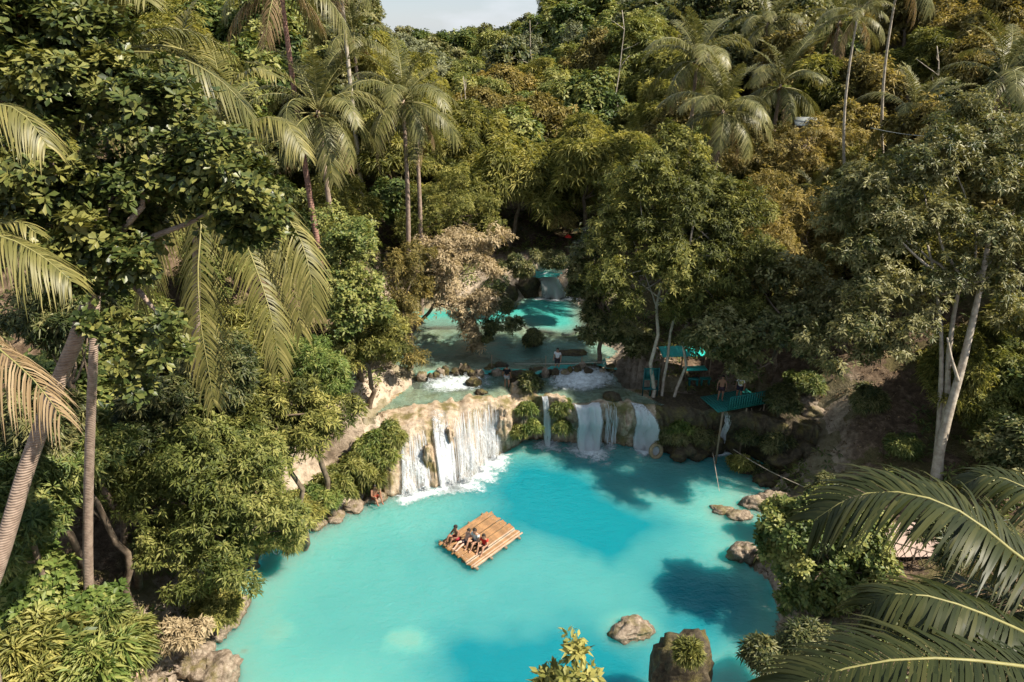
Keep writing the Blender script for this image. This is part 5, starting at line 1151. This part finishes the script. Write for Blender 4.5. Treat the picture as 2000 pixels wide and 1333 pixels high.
# ------------------------------------------------------------------ people on the banks
person('man in a black shirt and grey shorts walking away on the falls lip', (*G(990, 758, LIPZ - 0.12)[:2], LIPZ - 0.12), -0.25, 'stand', 'skintan', (0.012, 0.014, 0.018), (0.30, 0.31, 0.33), 0.95)
person('person in a white shirt and dark trousers standing in the rapids', (*G(1088, 724, Z2 - 0.3)[:2], Z2 - 0.3), 2.7, 'stand', 'skin', (0.74, 0.75, 0.76), (0.05, 0.045, 0.05), 0.95, trousers=True)
p = G(733, 972, 0.35); person('tanned sunbather sitting on the rock left of the falls', (p[0], p[1], 0.28), math.pi + 0.6, 'sit', 'skintan', None, (0.35, 0.05, 0.03), 1.05)
p = G(283, 1298, 1.5); person('person in a salmon pink swimsuit sitting on the lower left rocks', (p[0], p[1], max(1.2, hz(p[0], p[1]) + 0.25)), math.pi - 0.5, 'sit', 'skinpale', (0.70, 0.16, 0.12), (0.70, 0.16, 0.12), 1.0, True, sleeves=False)

# ------------------------------------------------------------------ green platform, shelter, stand
A_, B_ = G(1402, 806, 3.7)[:2], G(1498, 788, 3.7)[:2]
dx = B_ - A_; wl2 = float(np.linalg.norm(dx)); ang = math.atan2(dx[1], dx[0]); mid = (A_ + B_) / 2
plat = empty('viewing_platform', (mid[0], mid[1], 3.7), 'small green platform with slatted railing on stilts right of the falls', 'platform'); plat.rotation_euler = (0, 0, ang)
gpl = Geo().box((0, 0, 0), (0.17, 1.9, 0.04)).mesh('deck_plank'); gpl.materials.append(M['teal'])
for k in range(int(wl2 / 0.185)): link('deck_plank', gpl, None, plat, (-wl2 / 2 + 0.1 + k * 0.185, 0.95, 0.0))
gsl = Geo().box((0, 0, 0.45), (0.07, 0.025, 0.9)).mesh('slat'); gsl.materials.append(M['teal'])
for k in range(int(wl2 * 0.78 / 0.17)): link('slat', gsl, None, plat, (-wl2 / 2 + wl2 * 0.22 + k * 0.17, -0.02, 0.02))
for z_ in (0.12, 0.86): link('rail', Geo().box((wl2 * 0.11, 0.02, z_), (wl2 * 0.80, 0.05, 0.06)).mesh('rail'), M['teal'], plat)
for x_, y_, r_2 in ((-wl2 / 2 + 0.35, 0.02, 0.06), (wl2 * 0.08, 0.0, 0.05), (wl2 / 2 - 0.1, 0.1, 0.05), (-wl2 / 2 + 0.5, 1.7, 0.05)):
    g = Geo(); g.tube(np.array([[x_, y_ - 0.1, -4.6], [x_ + 0.03, y_, -2.0], [x_, y_ - 0.02, -0.06]]), r_2, 8); link('post', g.mesh('post', True), M['bambooold'], plat)
g = Geo(); g.tube(np.array([[wl2 * 0.05, -0.15, -2.2], [wl2 * 0.42, 0.1, -0.3]]), 0.035, 7); link('brace', g.mesh('brace', True), M['bambooold'], plat)
g = Geo(); g.tube(np.array([[wl2 * 0.38, -0.1, -2.0], [wl2 * 0.20, 0.05, -0.2]]), 0.03, 7); link('brace', g.mesh('brace', True), M['bambooold'], plat)
p = G(1447, 790, 3.7); person('person in a white shirt behind the green slatted railing', (p[0], p[1] + 0.55, 3.72), math.pi - 0.6, 'stand', 'skintan', (0.78, 0.78, 0.78), (0.03, 0.03, 0.05), 0.95)
p = G(1396, 790, 3.7); person('bare chested person standing at the left end of the green platform', (p[0] + 0.45, p[1] + 0.5, 3.72), math.pi - 0.2, 'stand', 'skintan', None, (0.05, 0.03, 0.04), 0.95)
sh0 = G(1345, 690, 4.9); gz = hz(sh0[0], sh0[1])
shel = empty('picnic_shelter', (sh0[0], sh0[1], gz), 'turquoise sheet-covered shelter with benches behind the tall tree trunks', 'shelter'); shel.rotation_euler = (0, 0, 0.08)
g = Geo(); xs_ = np.linspace(-1.9, 1.5, 35)
V = np.array([[x, y, 4.95 - gz + (0.22 if y > 0 else 0) + 0.035 * math.sin(x * 26)] for y in (-0.55, 0.6) for x in xs_]); n_ = len(xs_); i_ = np.arange(n_ - 1)
V = np.concatenate([V, V - np.array([0, 0, 0.03])]); q0 = np.stack([i_, i_ + 1, n_ + i_ + 1, n_ + i_], 1)
g.add(V, np.concatenate([q0, q0[:, ::-1] + 2 * n_])); link('roof_sheet', g.mesh('roof_sheet', True), M['tealbright'], shel)
for x_ in (-1.8, -0.2, 1.4):
    for y_ in (-0.45, 0.5): g = Geo(); g.tube(np.array([[x_, y_, -0.4], [x_, y_, 4.9 - gz + (0.15 if y_ > 0 else -0.02)]]), 0.045, 7); link('post', g.mesh('post', True), M['bambooold'], shel)
for x_ in (0.2, 1.0): link('bench', Geo().box((x_, -0.9, 0.42), (0.7, 0.35, 0.05)).box((x_ - 0.25, -0.9, 0.18), (0.06, 0.3, 0.45)).box((x_ + 0.25, -0.9, 0.18), (0.06, 0.3, 0.45)).mesh('bench'), M['teal'], shel)
link('table_top', Geo().box((0.5, -0.15, 0.78), (1.5, 0.6, 0.06)).mesh('table_top'), M['tealbright'], shel)
st0 = G(1268, 768, LIPZ); std = empty('jumping_stand', (st0[0], st0[1], LIPZ - 0.2), 'narrow teal painted frame stand beside the falls brink', 'stand')
for x_ in (-0.42, 0.05, 0.5): link('post', Geo().box((x_, 0, 0.95), (0.07, 0.07, 2.1)).mesh('post'), M['teal' if x_ == 0.05 else 'tealdark'], std)
for z_ in (0.55, 1.15, 1.9): link('crossbar', Geo().box((0.04, 0.055, z_), (1.0, 0.04, 0.07)).mesh('crossbar'), M['teal'], std)
link('back_panel', Geo().box((0.04, 0.11, 1.52), (0.9, 0.03, 0.68)).mesh('back_panel'), M['tealdark'], std)
link('step', Geo().box((0.04, -0.12, 0.60), (0.95, 0.30, 0.05)).mesh('step'), M['tealdark'], std)

# ------------------------------------------------------------------ small things
p = G(1278, 886, 0.0); a1, a2 = np.meshgrid(np.linspace(0, 2 * math.pi, 33)[:-1], np.linspace(0, 2 * math.pi, 15)[:-1], indexing='ij')
V = np.stack([(0.36 + 0.125 * np.cos(a2)) * np.cos(a1), 0.125 * np.sin(a2), (0.42 + 0.125 * np.cos(a2)) * np.sin(a1)], -1).reshape(-1, 3); i_ = np.arange(32)[:, None]; j_ = np.arange(14)[None, :]
Q = np.stack([(i_ * 14 + j_).ravel(), (((i_ + 1) % 32) * 14 + j_).ravel(), (((i_ + 1) % 32) * 14 + (j_ + 1) % 14).ravel(), (i_ * 14 + (j_ + 1) % 14).ravel()], 1)
tag(link('inner_tube', np_mesh('inner_tube', V, Q, None, None, True), M['tyre'], None, (p[0], p[1] - 0.35, 0.42), (-0.25, 0, 0.25)), 'tan inner tube propped against the rock right of the falls', 'tube')
def rope(label, pts, r_=0.018, name='rope', sag=0.0, mat='rope', cat='rope'):
    P = np.array(pts, float); q = np.linspace(0, 1, 24); sx = np.linspace(0, 1, len(P)); C_ = np.stack([np.interp(q, sx, P[:, k]) for k in range(3)], 1); C_[:, 2] -= sag * np.sin(q * math.pi)
    g = Geo(); g.tube(C_ - C_[0], r_, 6); return tag(link(name, g.mesh(name, True), M[mat], None, C_[0]), label, cat)
rope('slack rope running from the platform post to the right shore', [W(1432, 878, 41), W(1572, 952, 37)], 0.022, sag=0.15)
rope('two-strand swing rope hanging down into the pool below the platform', [W(1392, 885, 40), W(1405, 960, 38.4)], 0.015)
rope('pale guide rope stretched across the upper stream', [W(1005, 711, 44), W(1200, 706, 44.5)], 0.02, sag=0.08)
rope('thin wire strung across the trees at the upper right', [W(1700, 250, 42), W(1835, 268, 40)], 0.015, 'wire', 0.1, 'roof', 'wire')
for i, (a, c_, lab) in enumerate([(960, 720, 'left'), (1065, 722, 'middle'), (1135, 724, 'right')]):
    p = G(a, c_, LIPZ + 0.3); g = Geo(); g.tube(np.array([[0, 0, -0.4], [0.02, 0, 1.0]]), 0.035, 7); tag(link('stream_post', g.mesh('stream_post', True), M['bambooold'], None, p), '%s stick post in the rapids step carrying the guide rope' % lab, 'post', 'guide rope posts')
p = G(569, 1072); V, T = ico(3); V = V * np.array([1, 1, 0.85]); g = Geo(); g.add(V * 0.15, None, T); 
bu = empty('buoy', (p[0], p[1], 0.05), 'white round buoy floating near the left shore', 'buoy'); link('float', g.mesh('float', True), M['white'], bu); g = Geo(); g.tube(np.array([[0, 0, 0.1], [0, 0, 0.19]]), 0.03, 8); link('cap', g.mesh('cap', True), M['white'], bu)
p = G(541, 1084); g = Geo(); th = np.linspace(0, 2 * math.pi, 30); g.tube(np.stack([0.16 * np.cos(th), 0.0 * th, 0.30 * np.sin(th)], 1), 0.018, 6, False)
tag(link('hoop', g.mesh('hoop', True), M['white'], None, (p[0], p[1], 0.35), (0, 0, 0.3)), 'white oval hoop hanging at the left water edge under the leaves', 'hoop')
g = Geo(); g.tube(np.stack([0.02 * np.sin(np.linspace(0, 9, 20)), 0 * np.linspace(0, 1, 20), np.linspace(0, 1.3, 20)], 1) + np.outer(np.linspace(0, 1, 20) ** 2, [0.35, 0, 0]), 0.022, 6)
p = G(462, 1165, 0.1); tag(link('hose', g.mesh('hose', True), M['white'], None, p), 'pale hose dangling to the left shore rock', 'hose')
# bamboo fence on the right bank and the pink path behind it
p = G(1782, 1100, 2.6); gz = hz(p[0], p[1]); fen = empty('bamboo_fence', (p[0], p[1], gz), 'dark diamond lattice fence by the pink path behind the fronds', 'fence'); fen.rotation_euler = (0, 0, -0.45)
for k in range(9):
    for sg in (-1, 1):
        x_ = -1.35 + k * 0.32; g = Geo(); g.tube(np.array([[x_ - sg * 0.22, sg * 0.02, 0.15], [x_ + sg * 0.22, sg * 0.02, 1.05]]), 0.017, 6); link('slat', g.mesh('slat'), M['tealdark' if False else 'bark'], fen)
for z_ in (0.14, 1.06): g = Geo(); g.tube(np.array([[-1.65, 0, z_], [1.55, 0, z_]]), 0.03, 7); link('rail', g.mesh('rail', True), M['bark'], fen)
for x_ in (-1.65, 0, 1.55): g = Geo(); g.tube(np.array([[x_, 0.05, -0.3], [x_, 0.05, 1.15]]), 0.04, 7); link('post', g.mesh('post', True), M['bark'], fen)
xs_, ys_ = np.linspace(p[0] - 1.6, p[0] + 3.6, 18), np.linspace(p[1] + 0.3, p[1] + 2.6, 10)
tag(link('path', grid_mesh('path', xs_, ys_, lambda x, y: H(x, y) * 0.15 + (gz + 0.35) * 0.85 + 0.02), M['path']), kind='structure')
# hut roof on the right slope
p = W(1570, 238, 53); hut = empty('hut', (p[0], p[1], hz(p[0], p[1])), 'small hut with pale metal roof half buried in the right slope trees', 'hut'); hh = p[2] - hut.location[2]
g = Geo()
for sd in (-1, 1):
    V = [[-0.9, 0, hh + 0.35], [0.9, 0, hh + 0.35], [1.0, sd * 1.0, hh - 0.15], [-1.0, sd * 1.0, hh - 0.15]]; V = np.array(V + [[a, b, c - 0.05] for a, b, c in V]); g.add(V, [[0, 1, 2, 3], [7, 6, 5, 4], [0, 4, 5, 1], [1, 5, 6, 2], [2, 6, 7, 3], [3, 7, 4, 0]])
link('roof', g.mesh('roof'), M['roof'], hut); link('wall', Geo().box((0, 0, (hh - 0.2) / 2), (1.7, 1.6, hh - 0.2)).mesh('wall'), M['bambooold'], hut)
# red parasol and bathers' things upstream, red blossom
p = W(1110, 461, 58); par = empty('parasol', (p[0], p[1], p[2] - 1.6), 'small red parasol glimpsed in the dark clearing upstream', 'parasol')
g = Geo(); th = np.arange(8) * math.pi / 4; V = np.concatenate([[[0, 0, 1.75]], np.stack([0.32 * np.cos(th), 0.32 * np.sin(th), np.full(8, 1.5)], 1)]); g.add(V, None, [[0, 1 + k, 1 + (k + 1) % 8] for k in range(8)]); link('canopy', g.mesh('canopy'), M['red'], par)
g = Geo(); g.tube(np.array([[0, 0, -0.3], [0, 0, 1.72]]), 0.02, 6); link('pole', g.mesh('pole'), M['bambooold'], par)
p = W(45, 30, 15); me = crown_mesh('red_blossom', 9, (np.array([[0, 0, 0.0]]), np.array([0.08])), 8, 5, 0.09, 0.05); tag(link('red_blossom', me, M['red'], None, p), 'single red blossom in the top left leaves', 'flower')
# ------------------------------------------------------------------ the shaded right bank: rocks, hanging plants, trickles
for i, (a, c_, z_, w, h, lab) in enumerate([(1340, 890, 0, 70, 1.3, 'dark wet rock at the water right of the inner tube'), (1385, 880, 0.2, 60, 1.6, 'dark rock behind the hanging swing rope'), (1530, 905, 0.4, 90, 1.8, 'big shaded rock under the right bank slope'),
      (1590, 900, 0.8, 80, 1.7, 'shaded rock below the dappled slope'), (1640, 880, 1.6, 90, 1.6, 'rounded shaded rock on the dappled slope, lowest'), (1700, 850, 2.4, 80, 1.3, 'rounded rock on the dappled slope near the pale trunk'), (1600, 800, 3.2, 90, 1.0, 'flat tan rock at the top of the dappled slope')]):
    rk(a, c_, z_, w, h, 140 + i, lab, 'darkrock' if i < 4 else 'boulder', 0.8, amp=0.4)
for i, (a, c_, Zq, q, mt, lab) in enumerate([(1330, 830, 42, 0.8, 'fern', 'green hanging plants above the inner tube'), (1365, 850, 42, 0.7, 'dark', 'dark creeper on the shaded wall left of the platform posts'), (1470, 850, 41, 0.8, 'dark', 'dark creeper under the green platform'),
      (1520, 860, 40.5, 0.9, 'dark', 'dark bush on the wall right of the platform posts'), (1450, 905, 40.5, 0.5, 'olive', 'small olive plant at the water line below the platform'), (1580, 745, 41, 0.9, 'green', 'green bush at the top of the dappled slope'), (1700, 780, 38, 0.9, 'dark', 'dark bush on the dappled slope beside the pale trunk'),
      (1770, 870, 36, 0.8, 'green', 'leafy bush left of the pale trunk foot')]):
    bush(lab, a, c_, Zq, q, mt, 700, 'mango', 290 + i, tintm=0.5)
# slim bare trunks standing among the forest
for i, (a, b0, b1, Zq, lab) in enumerate([(1215, 190, 20, 75, 'thin bare trunk above the bamboo on the valley side'), (1035, 120, 40, 95, 'thin bare trunk near the right side of the sky gap'), (905, 260, 150, 70, 'grey bare trunk in the bamboo at the valley bottom'), (1830, 300, 90, 55, 'bare leaning trunk on the upper right slope'), (480, 130, 0, 55, 'bare trunk on the upper left slope')]):
    p1 = W(a, b1, Zq); q_ = np.array([p1[0] + 0.6, p1[1], 0]); q_[2] = hz(q_[0], q_[1]); r_ = np.random.default_rng(i); g = Geo(); P_ = limb(g, np.array([0, 0, -0.5]), p1 - q_, 0.11, 0.035, r_, 9, 0.02, 7)
    for k in (5, 6, 7): limb(g, P_[k], P_[k] + np.array([r_.normal(0, 1.2), r_.normal(0, 0.8), r_.uniform(0.5, 1.6)]), 0.05, 0.012, r_, 5, 0.1, 5)
    tag(link('bare_trunk', g.mesh('bare_trunk', True), M['paletrunk'], None, q_), lab, 'tree', 'bare trunks in the forest')
